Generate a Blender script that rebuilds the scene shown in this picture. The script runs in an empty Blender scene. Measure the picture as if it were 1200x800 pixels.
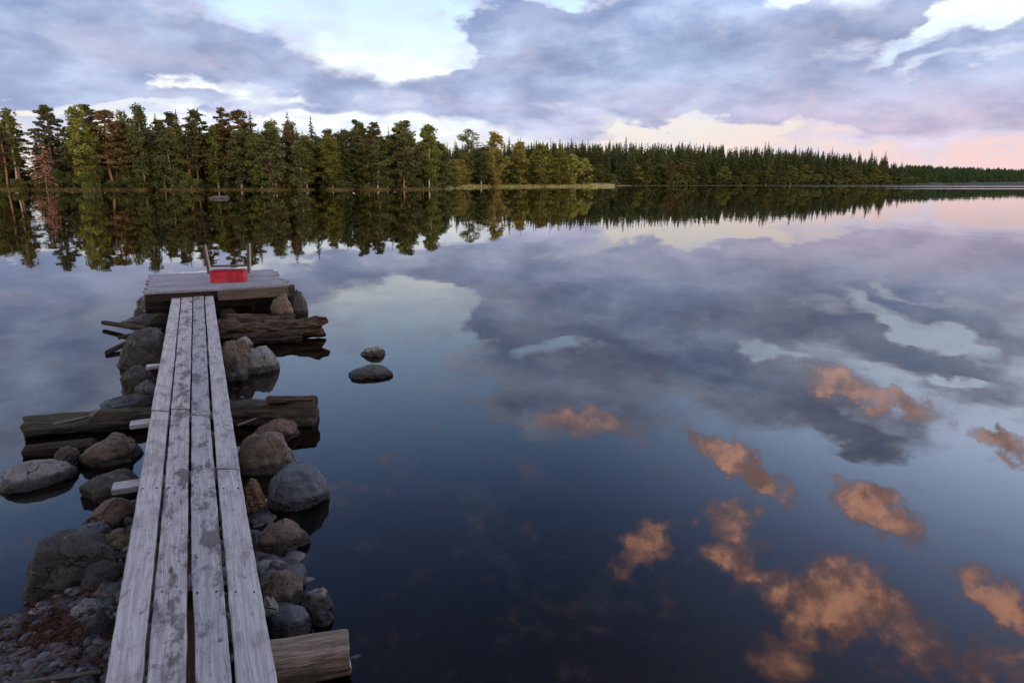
import bpy, math, random
import numpy as np
from mathutils import Vector, noise, Matrix
R = math.radians
sc = bpy.context.scene
C = sc.collection

# ------------------------------------------------------------------ camera
HC = 1.85                      # eye height above the water
F = 800.0                      # focal length in px of the 1200 px wide photo
TH = math.atan((400-214)/F)    # downward pitch
ST, CT = math.sin(TH), math.cos(TH)
cam = bpy.data.cameras.new('camera'); cam.lens = 24.0; cam.sensor_width = 36.0
cam.clip_start = 0.05; cam.clip_end = 20000
co = bpy.data.objects.new('camera', cam); C.objects.link(co)
co.location = (0, 0, HC); co.rotation_euler = (R(90)-TH, 0, 0)
sc.camera = co

def ray(px, py):
    u, v = (px-600)/F, (py-400)/F
    return Vector((u, CT - v*ST, -ST - v*CT))
def at(px, py, z=0.0):
    d = ray(px, py); t = (z-HC)/d.z
    return Vector((d.x*t, d.y*t, z))
def far(px, dist, z=0.0):
    return Vector(((px-600)/F*(dist*CT+(HC-z)*ST), dist, z))
def ztop(py, dist):
    d = ray(600, py); return HC + dist*d.z/d.y

# ------------------------------------------------------------------ world
SUN_AZ, SUN_EL = 128.0, 4.0
w = bpy.data.worlds.new('World'); sc.world = w; w.use_nodes = True
nt = w.node_tree; nt.nodes.clear()
class N:
    def __init__(s, nt): s.nt = nt
    def new(s, t, **k):
        n = s.nt.nodes.new(t)
        for a, b in k.items(): setattr(n, a, b)
        return n
    def put(s, inp, v):
        if hasattr(v, 'is_output') or isinstance(v, bpy.types.NodeSocket): s.nt.links.new(v, inp)
        elif v is not None: inp.default_value = v
    def m(s, op, a, b=None, c=None, clamp=False):
        n = s.new('ShaderNodeMath', operation=op); n.use_clamp = clamp
        s.put(n.inputs[0], a); s.put(n.inputs[1], b)
        if c is not None: s.put(n.inputs[2], c)
        return n.outputs[0]
    def vm(s, op, a, b=None):
        n = s.new('ShaderNodeVectorMath', operation=op); s.put(n.inputs[0], a)
        if b is not None: s.put(n.inputs[1], b)
        return n.outputs['Value'] if op in ('LENGTH', 'DOT_PRODUCT') else n.outputs[0]
    def scale(s, a, k):
        n = s.new('ShaderNodeVectorMath', operation='SCALE'); s.put(n.inputs[0], a); s.put(n.inputs['Scale'], k); return n.outputs[0]
    def step(s, x, a, b, lo=0.0, hi=1.0, kind='SMOOTHSTEP'):
        n = s.new('ShaderNodeMapRange', interpolation_type=kind)
        s.put(n.inputs[0], x)
        for i, v in enumerate((a, b, lo, hi)): n.inputs[i+1].default_value = v
        return n.outputs[0]
    def noise(s, vec, sc_, det=5, rough=.5, dist=0, col=False, dim='3D'):
        n = s.new('ShaderNodeTexNoise', noise_dimensions=dim)
        if vec is not None: s.put(n.inputs['Vector'], vec)
        n.inputs['Scale'].default_value = sc_; n.inputs['Detail'].default_value = det
        n.inputs['Roughness'].default_value = rough; n.inputs['Distortion'].default_value = dist
        return n.outputs[1] if col else n.outputs[0]
    def mix(s, f, a, b, blend='MIX'):
        n = s.new('ShaderNodeMix', data_type='RGBA', blend_type=blend)
        s.put(n.inputs[0], f); s.put(n.inputs[6], c4(a)); s.put(n.inputs[7], c4(b)); return n.outputs[2]
    def ramp(s, f, stops, mode='LINEAR'):
        n = s.new('ShaderNodeValToRGB'); s.put(n.inputs[0], f); cr = n.color_ramp; cr.interpolation = mode
        while len(cr.elements) < len(stops): cr.elements.new(.5)
        for e, (p, c) in zip(cr.elements, stops): e.position = p; e.color = c4(c)
        return n.outputs[0]
    def mapping(s, vec, loc=(0,0,0), rot=(0,0,0), scl=(1,1,1), kind='POINT'):
        n = s.new('ShaderNodeMapping', vector_type=kind); s.put(n.inputs[0], vec)
        n.inputs[1].default_value = loc; n.inputs[2].default_value = rot; n.inputs[3].default_value = scl
        return n.outputs[0]
def c4(c):
    if isinstance(c, (tuple, list)): return tuple(c) if len(c) == 4 else (*c, 1)
    return c

g = N(nt)
D = g.new('ShaderNodeTexCoord').outputs['Generated']
sx = g.new('ShaderNodeSeparateXYZ'); nt.links.new(D, sx.inputs[0])
X, Y, Z = sx.outputs
az = g.m('MULTIPLY', g.m('ARCTAN2', X, Y), 57.29578)
el = g.m('MULTIPLY', g.m('ARCSINE', Z), 57.29578)
# direction projected on a high cloud deck: features shrink towards the horizon
zz = g.m('ADD', g.m('MAXIMUM', Z, 0.0), 0.13)
cb = g.new('ShaderNodeCombineXYZ')
nt.links.new(g.m('DIVIDE', X, zz), cb.inputs[0]); nt.links.new(g.m('DIVIDE', Y, zz), cb.inputs[1])
P = cb.outputs[0]
ca = g.new('ShaderNodeCombineXYZ'); nt.links.new(az, ca.inputs[0]); nt.links.new(el, ca.inputs[1])
n1 = g.noise(P, 1.1, 6, .55, .1)
n2 = g.noise(P, 3.4, 6, .6, .2)
n3 = g.noise(P, 0.9, 4, .5, 0, col=True)
warpv = g.vm('SUBTRACT', n3, (.5, .5, .5))
cst = g.mapping(ca.outputs[0], scl=(1, 2.1, 1))
nC = g.noise(cst, .16, 5, .55, 0, col=True)
nB = g.noise(g.vm('ADD', cst, (40, 7, 3)), .16, 7, .56, .1)
AE0 = g.vm('ADD', g.vm('ADD', ca.outputs[0], g.vm('MULTIPLY', warpv, (9, 4, 0))), g.vm('MULTIPLY', g.vm('SUBTRACT', nC, (.5, .5, .5)), (13, 5.5, 0)))
n4 = g.noise(ca.outputs[0], .35, 5, .6, 0, col=True)
AE1 = g.vm('ADD', ca.outputs[0], g.vm('MULTIPLY', g.vm('SUBTRACT', n4, (.5, .5, .5)), (9, 6, 0)))

def azel(px, py, refl):
    d = ray(px, py); h = math.hypot(d.x, d.y)
    return math.degrees(math.atan2(d.x, d.y)), (-1 if refl else 1)*math.degrees(math.atan2(d.z, h))
def field(blobs, vec):
    tot = None
    for (mode, px, py, rx, ry, rot, wt) in blobs:
        refl = mode == 'r'
        a, e = azel(px, py, refl)
        k = math.cos(math.radians(e))
        a2, e2 = azel(px+rx, py, refl); a3, e3 = azel(px, py+ry, refl)
        ra, re = abs(a2-a), abs(e3-e)
        v = g.mapping(vec, (a, e, 0), (0, 0, R(rot if refl else -rot)), (ra, re, 1), 'TEXTURE')
        s_ = g.step(g.vm('LENGTH', v), 1.45, .40, 0, wt)
        tot = s_ if tot is None else g.m('ADD', tot, s_)
    return tot

grey = [
 ('d', 60, 40, 330, 72, 4, 1.0), ('d', 300, 72, 130, 34, 12, .8), ('d', -40, 70, 250, 52, 0, .7), ('d', 330,118, 120, 10, 3, .7),
 ('r', 0, 400, 300, 120, 0, .75), ('r', -150, 480, 300, 200, 0, .6),
 ('d', 820, 85, 340, 62, 3, 1.0), ('d', 500, 112, 110, 32, 5, 1.0), ('d', 600, 40, 75, 60, 0, .8),
 ('d', 1120, 130, 260, 50, 0, .8), ('d', 620, 150, 110, 15, 8, .7),
 ('r', 690, 400, 175, 100, 8, 1.0), ('r', 850, 350, 300, 70, 0, .8), ('r', 900, 455, 230, 42, 14, .8), ('r', 980, 500, 80, 22, 30, .6),
 ('r', 1120, 425, 120, 45, 14, .8), ('r', 1190, 350, 120, 50, 0, .7), ('r', 650, 480, 90, 28, 8, .6),
 ('r', 1070, 395, 48, 12, 14, -1.3), ('r', 905, 408, 45, 11, 10, -1.0), ('r', 1120, 452, 45, 7, 8, -.9),
 ('d', 1110, 30, 120, 13, -20, -.8), ('d', 1040, 92, 130, 10, -14, -.7), ('d', 655, 2, 60, 14, 0, -1.1), ('d', 950, 62, 110, 10, -10, -.5),
 ('d', 640, 40, 60, 6, -40, -.35), ('d', 500, 55, 75, 20, -30, -1.2), ('d', 835, 152, 120, 13, 2, -1.6), ('d', 760,158, 70, 14, 0, -1.0),
 ('d', 210, 78, 40, 9, 30, -.6), ('d', 290, 100, 90, 16, 5, -1.1), ('d', 120, 118, 130, 9, -4, -1.2),
]
f1 = g.m('ADD', field(grey, AE0), g.m('MULTIPLY', g.m('SUBTRACT', n1, .5), 1.5))
f1 = g.m('ADD', f1, g.m('MULTIPLY', g.m('SUBTRACT', nB, .5), 1.75))
# beyond the frame: broken cloud everywhere
side = g.step(g.m('ABSOLUTE', az), 45, 70, 0, .25)
f1 = g.m('ADD', f1, side)
m1 = g.step(f1, .12, .86)
orange = [
 ('r', 690, 497, 75, 17, 8, .95), ('r', 845, 528, 55, 17, 30, 1.1), ('r', 895, 565, 48, 15, 25, 1.1), ('r', 1030, 600, 62, 28, 25, 1.4),
 ('r', 1015, 458, 80, 18, 8, 1.35), ('r', 1165, 510, 60, 16, 5, 1.4), ('r', 755, 642, 34, 28, -30, .95), ('r', 860, 612, 42, 22, 10, .9),
 ('r', 860, 655, 50, 20, 0, .75), ('r', 980, 705, 62, 46, -20, 1.3), ('r', 925, 765, 45, 45, -20, .8), ('r', 1065, 745, 52, 42, 35, .85),
 ('r', 1165, 697, 60, 24, 20, 1.1), ('r', 1170, 780, 60, 40, 0, .85), ('r', 310, 590, 70, 60, 0, .5), ('r', 415, 572, 40, 18, 0, .4),
 ('r', 900, 690, 130, 25, 10, .5),
]
n5 = g.noise(g.mapping(ca.outputs[0], rot=(0,0,.5), scl=(.75,1.35,1)), .30, 7, .60, .1)
f2 = g.m('ADD', field(orange, AE1), g.m('MULTIPLY', g.m('SUBTRACT', n5, .5), 2.4))
m2 = g.m('POWER', g.step(f2, .08, 1.5), 1.4)

# clear sky by elevation (radiance in display units, the background strength is 0.1)
S = 10.0
def sc3(c, k=S): return tuple(x*k for x in c)
eln = g.m('DIVIDE', el, 90.0, clamp=True)
clear = g.ramp(eln, [(0, (.057,.050,.044)), (5/90, (.054,.052,.049)), (9/90, (.049,.060,.074)), (14/90, (.041,.056,.080)),
                     (20/90, (.029,.047,.082)), (27/90, (.0135,.024,.052)), (36/90, (.0075,.0105,.022)), (60/90, (.010,.014,.026))], 'B_SPLINE')
clear = g.mix(1.0, clear, (200, 200, 200), 'MULTIPLY')
sky = g.new('ShaderNodeTexSky', sky_type='NISHITA'); sky.sun_disc = False
sky.sun_elevation = R(SUN_EL); sky.sun_rotation = R(SUN_AZ); sky.air_density = 1.0; sky.dust_density = 1.5; sky.ozone_density = 2.0
clear = g.mix(.22, clear, g.mix(1.0, sky.outputs[0], (2.2, 2.0, 1.9), 'MULTIPLY'))
# brighter to the right, where the sunset glow is, and behind
rt = g.m('MULTIPLY', g.step(az, 2, 42), g.step(el, 8, 20))
clear = g.mix(1.0, clear, g.mix(rt, (1, 1, 1), (3.9, 3.1, 2.6)), 'MULTIPLY')
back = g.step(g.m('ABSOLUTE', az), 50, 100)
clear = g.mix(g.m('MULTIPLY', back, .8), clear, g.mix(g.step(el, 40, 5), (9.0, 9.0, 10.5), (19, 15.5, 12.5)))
pinkf = g.m('MULTIPLY', g.step(az, 4, 34), g.step(el, 8, 0))
clear = g.mix(pinkf, clear, (9.6, 6.6, 6.6))
glow = g.m('MULTIPLY', g.step(g.m('ABSOLUTE', g.m('ADD', az, 13)), 22, 6), g.m('MULTIPLY', g.step(el, 12.5, 7), g.step(el, 1, 5)))
clear = g.mix(glow, clear, g.mix(g.step(n2, .36, .62), (8.2, 9.0, 10.2), (10.9, 11.4, 11.6)))
veil = g.m('MULTIPLY', g.step(nB, .48, .62), g.step(el, 20, 8))
clear = g.mix(g.m('MULTIPLY', veil, .45), clear, (7.2, 7.6, 9.2))
# cloud colours
cg = g.mix(g.step(nB, .34, .68), (2.7, 3.7, 5.9), (5.0, 6.3, 8.8))
cg = g.mix(g.step(n1, .42, .62, 0, .55), cg, (3.4, 3.6, 5.1))
cg = g.mix(g.m('MULTIPLY', g.step(el, 8, 2), g.step(az, -12, 26)), cg, (7.6, 5.4, 6.3))
cg = g.mix(g.m('MULTIPLY', g.step(el, 14, 4), .45), cg, (5.6, 6.0, 8.3))
n6 = g.noise(g.vm('ADD', g.mapping(ca.outputs[0], rot=(0,0,-.35), scl=(1,2.4,1)), (11, 60, 0)), .15, 6, .55, .1)
cg = g.mix(1.0, cg, g.mix(g.step(n6, .36, .64), (.80, .83, .88), (1.22, 1.17, 1.12)), 'MULTIPLY')
cg = g.mix(1.0, cg, g.mix(g.step(el, 9, 18), (1, 1, 1), (1.42, 1.42, 1.45)), 'MULTIPLY')
edge = g.m('MULTIPLY', m1, g.m('SUBTRACT', 1.0, g.step(f1, .5, 1.15)))
cg = g.mix(g.m('MULTIPLY', edge, .55), cg, (9.0, 9.0, 10.5))
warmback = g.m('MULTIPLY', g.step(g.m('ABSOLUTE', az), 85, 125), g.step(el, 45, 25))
skyc = g.mix(m1, clear, cg)
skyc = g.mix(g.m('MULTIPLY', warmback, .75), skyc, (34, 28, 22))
n7 = g.noise(g.vm('ADD', ca.outputs[0], (9, 33, 0)), .42, 5, .55)
lit = g.m('MULTIPLY', g.step(n7, .36, .62, .12, 1), g.step(f2, .45, 1.35, .25, 1))
dim = g.mix(g.step(el, 14, 33), (8, 6, 6.6), (15, 9, 8.6)); brt = g.mix(g.step(el, 14, 33), (18, 11, 9), (58, 28, 18.5))
oc = g.mix(lit, dim, brt)
halo = g.step(f2, .08, .9, 0, .35)
skyc = g.mix(halo, skyc, dim)
skyc = g.mix(m2, skyc, oc)
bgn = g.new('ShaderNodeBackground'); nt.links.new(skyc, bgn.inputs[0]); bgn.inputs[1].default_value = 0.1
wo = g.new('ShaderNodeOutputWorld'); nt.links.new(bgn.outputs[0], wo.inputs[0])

# ------------------------------------------------------------------ sun
sl = bpy.data.lights.new('sun', 'SUN'); sl.energy = 1.5; sl.angle = R(14); sl.color = (1.0, .66, .42)
so = bpy.data.objects.new('sun', sl); C.objects.link(so)
sd = Vector((math.sin(R(SUN_AZ))*math.cos(R(SUN_EL)), math.cos(R(SUN_AZ))*math.cos(R(SUN_EL)), math.sin(R(SUN_EL))))
so.rotation_euler = sd.to_track_quat('Z', 'Y').to_euler()
sc.view_settings.view_transform = 'Standard'; sc.view_settings.look = 'None'
sc.view_settings.exposure = 0.0; sc.view_settings.gamma = 1.0; sc.view_settings.use_curve_mapping = False

# ------------------------------------------------------------------ helpers
def mesh_np(name, V, Fc, mat, smooth=False):
    """V (n,3), Fc (m,k) one face size or list of faces"""
    me = bpy.data.meshes.new(name)
    if isinstance(Fc, np.ndarray):
        V = np.asarray(V, dtype=np.float32); k = Fc.shape[1]
        me.vertices.add(len(V)); me.vertices.foreach_set('co', V.ravel())
        me.loops.add(Fc.size); me.loops.foreach_set('vertex_index', Fc.astype(np.int32).ravel())
        me.polygons.add(len(Fc)); me.polygons.foreach_set('loop_start', np.arange(0, Fc.size, k, dtype=np.int32))
        me.update(calc_edges=True)
    else:
        me.from_pydata([tuple(v) for v in V], [], Fc); me.update()
    if smooth: me.polygons.foreach_set('use_smooth', [True]*len(me.polygons))
    if mat: me.materials.append(mat)
    return me
def link(name, me, parent=None, loc=(0,0,0), rot=(0,0,0)):
    o = bpy.data.objects.new(name, me); C.objects.link(o)
    o.location = loc; o.rotation_euler = rot
    if parent: o.parent = parent
    return o
def tag(o, label=None, cat=None, group=None, kind=None):
    if label: o['label'] = label
    if cat: o['category'] = cat
    if group: o['group'] = group
    if kind: o['kind'] = kind
    return o
def material(name):
    m = bpy.data.materials.new(name); m.use_nodes = True
    m.node_tree.nodes.clear(); n = N(m.node_tree)
    out = n.new('ShaderNodeOutputMaterial')
    return m, n, out
def principled(n, out, col, rough=.8, spec=.3, normal=None):
    p = n.new('ShaderNodeBsdfPrincipled'); n.put(p.inputs['Base Color'], c4(col)); n.put(p.inputs['Roughness'], rough)
    n.put(p.inputs['Specular IOR Level'], spec)
    if normal is not None: n.put(p.inputs['Normal'], normal)
    n.nt.links.new(p.outputs[0], out.inputs[0]); return p
def bump(n, h, strength=.5, dist=.01, normal=None):
    b = n.new('ShaderNodeBump'); b.inputs['Strength'].default_value = strength; b.inputs['Distance'].default_value = dist
    n.put(b.inputs['Height'], h)
    if normal is not None: n.put(b.inputs['Normal'], normal)
    return b.outputs[0]
def objrand(n): return n.new('ShaderNodeObjectInfo').outputs['Random']
def wz(n):
    s = n.new('ShaderNodeSeparateXYZ'); n.put(s.inputs[0], n.new('ShaderNodeNewGeometry').outputs['Position']); return s.outputs[2]
def nz(n):
    s = n.new('ShaderNodeSeparateXYZ'); n.put(s.inputs[0], n.new('ShaderNodeNewGeometry').outputs['Normal']); return s.outputs[2]

# ------------------------------------------------------------------ materials
def plank_mat(name, base=(.345,.335,.33), dark=(.08,.073,.07), light=(.50,.485,.475), stain=.62):
    m, n, out = material(name)
    oc_ = n.new('ShaderNodeTexCoord').outputs['Object']
    rnd = objrand(n)
    cbn = n.new('ShaderNodeCombineXYZ'); n.put(cbn.inputs[0], n.m('MULTIPLY', rnd, 37.0)); n.put(cbn.inputs[1], n.m('MULTIPLY', rnd, 11.0))
    v = n.vm('ADD', oc_, cbn.outputs[0])
    # planks run along local Y
    wv = n.noise(n.mapping(v, scl=(3, .8, 3)), 3.0, 3, .5, 0, col=True)
    v2 = n.vm('ADD', v, n.scale(n.vm('SUBTRACT', wv, (.5,.5,.5)), .035))
    grain = n.noise(n.mapping(v2, scl=(95, 2.6, 50)), 1.0, 7, .7)
    fine = n.noise(n.mapping(v2, scl=(240, 7, 160)), 1.0, 3, .6)
    blotch = n.noise(n.mapping(v, scl=(7.5, 3.2, 4)), 1.5, 7, .68)
    col = n.mix(n.step(grain, .30, .70), n.mix(.30, base, dark), light)
    col = n.mix(n.step(fine, .57, .70, 0, .6), col, dark)
    col = n.mix(n.step(blotch, .50, .66, 0, stain*.9), col, dark)
    spots = n.noise(n.mapping(v, scl=(16, 11, 16)), 1.6, 4, .6)
    col = n.mix(n.step(spots, .59, .70, 0, stain*.8), col, (.06,.052,.056))
    big = n.noise(v, 1.3, 4, .5)
    col = n.mix(n.step(big, .40, .68, 0, .25), col, tuple(x*.8 for x in light))
    smear = n.noise(n.mapping(v, loc=(3, 1, 0), scl=(9, 3.0, 4)), .9, 5, .62)
    col = n.mix(n.step(smear, .53, .61, 0, max(0, stain-.35)*1.2), col, tuple(x*1.1 for x in dark))
    # knots
    vo = n.new('ShaderNodeTexVoronoi'); n.put(vo.inputs['Vector'], n.mapping(v, scl=(7, 2.1, 0.1))); vo.inputs['Scale'].default_value = 1.0
    kd = vo.outputs['Distance']
    col = n.mix(n.step(kd, .10, .04), col, (.10,.07,.055))
    # per plank tone
    col = n.mix(1.0, col, n.mix(rnd, (.84,.85,.90), (1.1,1.05,1.04)), 'MULTIPLY')
    # wet specks of pale lichen
    li = n.noise(v, 26, 3, .5)
    col = n.mix(n.step(li, .70, .75, 0, .7), col, tuple(x*1.35 for x in light))
    h = n.m('ADD', n.m('MULTIPLY', grain, .7), n.m('MULTIPLY', fine, .3))
    nb = bump(n, h, .8, .006)
    nb = bump(n, n.step(kd, .03, .12), .5, .004, nb)
    principled(n, out, col, n.step(blotch, .4, .7, .8, .62), .28, nb)
    return m
M_plank = plank_mat('weathered_plank_wood')
M_plank_stained = plank_mat('stained_plank_wood', (.315,.305,.30), (.065,.058,.056), (.45,.435,.43), 1.0)
M_deck = plank_mat('deck_wood', (.20,.195,.215), (.08,.075,.08), (.31,.31,.345), .6)
M_darkwood = plank_mat('shade_dark_wood', (.022,.019,.017), (.01,.009,.008), (.035,.03,.027), .4)  # near-black colour carries the shade beneath the platform
M_brownboard = plank_mat('brown_inner_board', (.14,.085,.055), (.05,.035,.025), (.20,.13,.085), .5)
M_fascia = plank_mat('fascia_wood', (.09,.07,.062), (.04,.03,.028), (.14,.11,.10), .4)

def rock_mat(name, a, b, c, moss=0.0, wet=.075):
    m, n, out = material(name)
    v = n.vm('ADD', n.new('ShaderNodeTexCoord').outputs['Object'], (0,0,0))
    rnd = objrand(n)
    cbn = n.new('ShaderNodeCombineXYZ'); n.put(cbn.inputs[0], n.m('MULTIPLY', rnd, 53.0)); n.put(cbn.inputs[2], n.m('MULTIPLY', rnd, 17.0))
    v = n.vm('ADD', v, cbn.outputs[0])
    n1_ = n.noise(v, 7, 7, .62, .3); n2_ = n.noise(v, 34, 6, .7); n3_ = n.noise(v, 130, 3, .6)
    col = n.mix(n.step(n1_, .36, .62), a, b)
    col = n.mix(n.step(n2_, .52, .68, 0, .8), col, c)
    col = n.mix(n.step(n3_, .56, .70, 0, .6), col, tuple(x*.3 for x in a))
    li = n.noise(n.vm('ADD', v, (5,3,1)), 15, 6, .75)
    col = n.mix(n.step(li, .57, .66, 0, .5), col, (.30,.30,.29))
    if moss: 
        mo = n.noise(v, 5, 5, .6)
        col = n.mix(n.m('MULTIPLY', n.step(mo, .45, .6), n.step(nz(n), .1, .7, 0, moss)), col, (.07,.075,.025))
    col = n.mix(1.0, col, n.mix(rnd, (.8,.86,.95), (1.1,1.06,1.0)), 'MULTIPLY')
    # wet band along the water line
    wl = n.step(n.m('ADD', wz(n), n.m('MULTIPLY', n.m('SUBTRACT', n1_, .5), .07)), wet, wet-.03)
    wl = n.m('MULTIPLY', wl, n.step(wz(n), -.05, -.005, .35, 1))
    vc = n.new('ShaderNodeTexVoronoi', feature='DISTANCE_TO_EDGE'); n.put(vc.inputs['Vector'], n.vm('ADD', v, n.scale(n.noise(v, 6, 3, .6, 0, True), .25))); vc.inputs['Scale'].default_value = 4.5
    crack = n.m('MULTIPLY', n.step(vc.outputs['Distance'], .035, .0), n.step(n1_, .44, .56))
    col = n.mix(n.m('MULTIPLY', crack, .75), col, (.012,.011,.010))
    col = n.mix(n.m('MULTIPLY', wl, .85), col, (.012,.011,.010))
    rr = n.step(wl, 0, 1, .78, .25)
    h = n.m('SUBTRACT', n.m('ADD', n.m('MULTIPLY', n1_, .7), n.m('ADD', n.m('MULTIPLY', n2_, .5), n.m('MULTIPLY', n3_, .15))), n.m('MULTIPLY', crack, .3))
    principled(n, out, col, rr, .35, bump(n, h, 1.0, .05))
    return m
M_rock = {
 'grey': rock_mat('grey_rock', (0.107,0.107,0.110), (0.178,0.175,0.171), (0.057,0.057,0.061)),
 'pale': rock_mat('pale_rock', (0.201,0.189,0.176), (0.301,0.285,0.267), (0.109,0.100,0.096)),
 'blue': rock_mat('blue_grey_rock', (0.096,0.117,0.137), (0.161,0.182,0.202), (0.177,0.121,0.056)),  # third colour: orange-brown specks scattered over the stone
 'brown': rock_mat('brown_rock', (0.105,0.077,0.056), (0.194,0.146,0.109), (0.048,0.036,0.029)),
 'dark': rock_mat('dark_rock', (0.045,0.043,0.043), (0.085,0.078,0.074), (0.019,0.017,0.015)),
 'rust': rock_mat('rusty_rock', (0.116,0.066,0.046), (0.170,0.109,0.077), (0.046,0.031,0.024)),
 'moss': rock_mat('mossy_rock', (0.056,0.053,0.043), (0.093,0.084,0.068), (0.025,0.024,0.020), .6),
}
def bark_mat(name, a, b, moss=0.0, axis=(3, 30, 30), wet=.05):
    m, n, out = material(name)
    v = n.new('ShaderNodeTexCoord').outputs['Object']
    g1 = n.noise(n.mapping(v, scl=axis), 1.0, 6, .65); g2 = n.noise(v, 5, 5, .6); g3 = n.noise(n.mapping(v, scl=tuple(x*3 for x in axis)), 1.0, 4, .6)
    col = n.mix(n.step(g1, .35, .65), a, b)
    col = n.mix(n.step(g3, .55, .7, 0, .6), col, tuple(x*.35 for x in a))
    col = n.mix(n.step(g2, .5, .7, 0, .6), col, tuple(x*.45 for x in a))
    if moss: col = n.mix(n.m('MULTIPLY', n.step(g2, .36, .5), n.step(nz(n), .2, .8, 0, moss)), col, (.085,.09,.025))
    wl = n.step(n.m('ADD', wz(n), n.m('MULTIPLY', n.m('SUBTRACT', g2, .5), .05)), wet, wet-.03)
    col = n.mix(n.m('MULTIPLY', wl, .8), col, (.012,.010,.008))
    principled(n, out, col, n.step(wl, 0, 1, .85, .35), .3, bump(n, n.m('ADD', g1, n.m('MULTIPLY', g3, .4)), 1.0, .045))
    return m
M_log_moss = bark_mat('mossy_log_bark', (.042,.036,.028), (.10,.088,.068), .2)
M_log_dark = bark_mat('dark_log_bark', (.022,.018,.016), (.05,.04,.034), .1)
M_log_brown = bark_mat('brown_driftwood', (.045,.032,.026), (.14,.10,.08))
M_log_warm = bark_mat('warm_split_log', (.15,.115,.085), (.36,.29,.215), 0, (2.5, 26, 26), .0)
M_endgrain = bark_mat('sawn_log_end', (.34,.27,.20), (.50,.43,.35), 0, (8, 8, 8), -.5)
M_stick = bark_mat('bare_stick', (.12,.10,.085), (.24,.21,.18), 0, (3, 40, 40), -.5)

def flat_mat(name, col, rough=.5, var=.3, spec=.4, sc_=12):
    m, n, out = material(name)
    v = n.new('ShaderNodeTexCoord').outputs['Object']
    q = n.noise(v, sc_, 5, .6)
    c = n.mix(n.step(q, .35, .7), col, tuple(x*(1-var) for x in col))
    principled(n, out, c, rough, spec, bump(n, q, .15, .003)); return m
M_red = flat_mat('faded_red_plastic', (.52,.035,.06), .55, .45, .3, 9)
M_redin = flat_mat('dark_red_plastic', (.22,.02,.03), .4, .2)
M_metal = flat_mat('pale_post', (.42,.38,.38), .55, .3)
M_postdark = flat_mat('dark_post', (.07,.055,.055), .6, .3)
M_nail = flat_mat('rusty_nail', (.05,.03,.025), .5, .2)

def leaf_mat(name, a, b, transl=.25, hue=.10):
    m, n, out = material(name)
    rnd = objrand(n)
    v = n.new('ShaderNodeTexCoord').outputs['Object']
    q = n.noise(v, .55, 3, .6); q2 = n.noise(v, 3.2, 3, .6)
    col = n.mix(n.step(q, .35, .68), a, b)
    col = n.mix(n.step(q2, .4, .7, 0, .5), col, tuple(x*.5 for x in a))
    hs = n.new('ShaderNodeHueSaturation'); n.put(hs.inputs['Color'], col)
    n.put(hs.inputs['Hue'], n.m('ADD', .5-hue*.10, n.m('MULTIPLY', rnd, hue*.35)))
    n.put(hs.inputs['Value'], n.m('ADD', .72, n.m('MULTIPLY', n.m('FRACT', n.m('MULTIPLY', rnd, 7.3)), .6)))
    d = n.new('ShaderNodeBsdfDiffuse'); t = n.new('ShaderNodeBsdfTranslucent')
    n.put(d.inputs[0], hs.outputs[0]); n.put(t.inputs[0], hs.outputs[0])
    mx = n.new('ShaderNodeMixShader'); mx.inputs[0].default_value = transl
    n.nt.links.new(d.outputs[0], mx.inputs[1]); n.nt.links.new(t.outputs[0], mx.inputs[2]); n.nt.links.new(mx.outputs[0], out.inputs[0])
    return m
M_leaf = {
 'spruce': leaf_mat('spruce_needles', (0.056,0.077,0.033), (0.097,0.107,0.044)),
 'pine': leaf_mat('pine_needles', (0.073,0.090,0.046), (0.139,0.125,0.055)),
 'redpine': leaf_mat('warm_pine_needles', (0.116,0.079,0.042), (0.187,0.121,0.061)),
 'birch': leaf_mat('birch_leaves', (0.136,0.149,0.040), (0.217,0.209,0.054), .35),
 'yellow': leaf_mat('yellow_birch_leaves', (0.217,0.196,0.052), (0.304,0.261,0.072), .35),
 'aspen': leaf_mat('dark_birch_leaves', (0.095,0.117,0.047), (0.166,0.173,0.070), .3),
 'dead': leaf_mat('dead_needles', (0.232,0.123,0.094), (0.377,0.210,0.167), .1),
 'bush': leaf_mat('bush_leaves', (.085,.098,.036), (.130,.135,.048), .3),
 'xbush': leaf_mat('shrub_leaves', (0.072,0.109,0.041), (0.131,0.152,0.052), .3),
 'orange': leaf_mat('autumn_leaves', (.10,.080,.032), (.145,.105,.042), .3),
 'far': leaf_mat('far_needles', (0.049,0.090,0.043), (0.102,0.131,0.055), .2),
}
M_trunk = {k: flat_mat(k+'_bark', c, .9, .5, .1, 2) for k, c in
  {'spruce': (.10,.075,.06), 'pine': (.25,.13,.09), 'birch': (.36,.33,.30), 'dead': (.26,.15,.12)}.items()}

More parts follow.
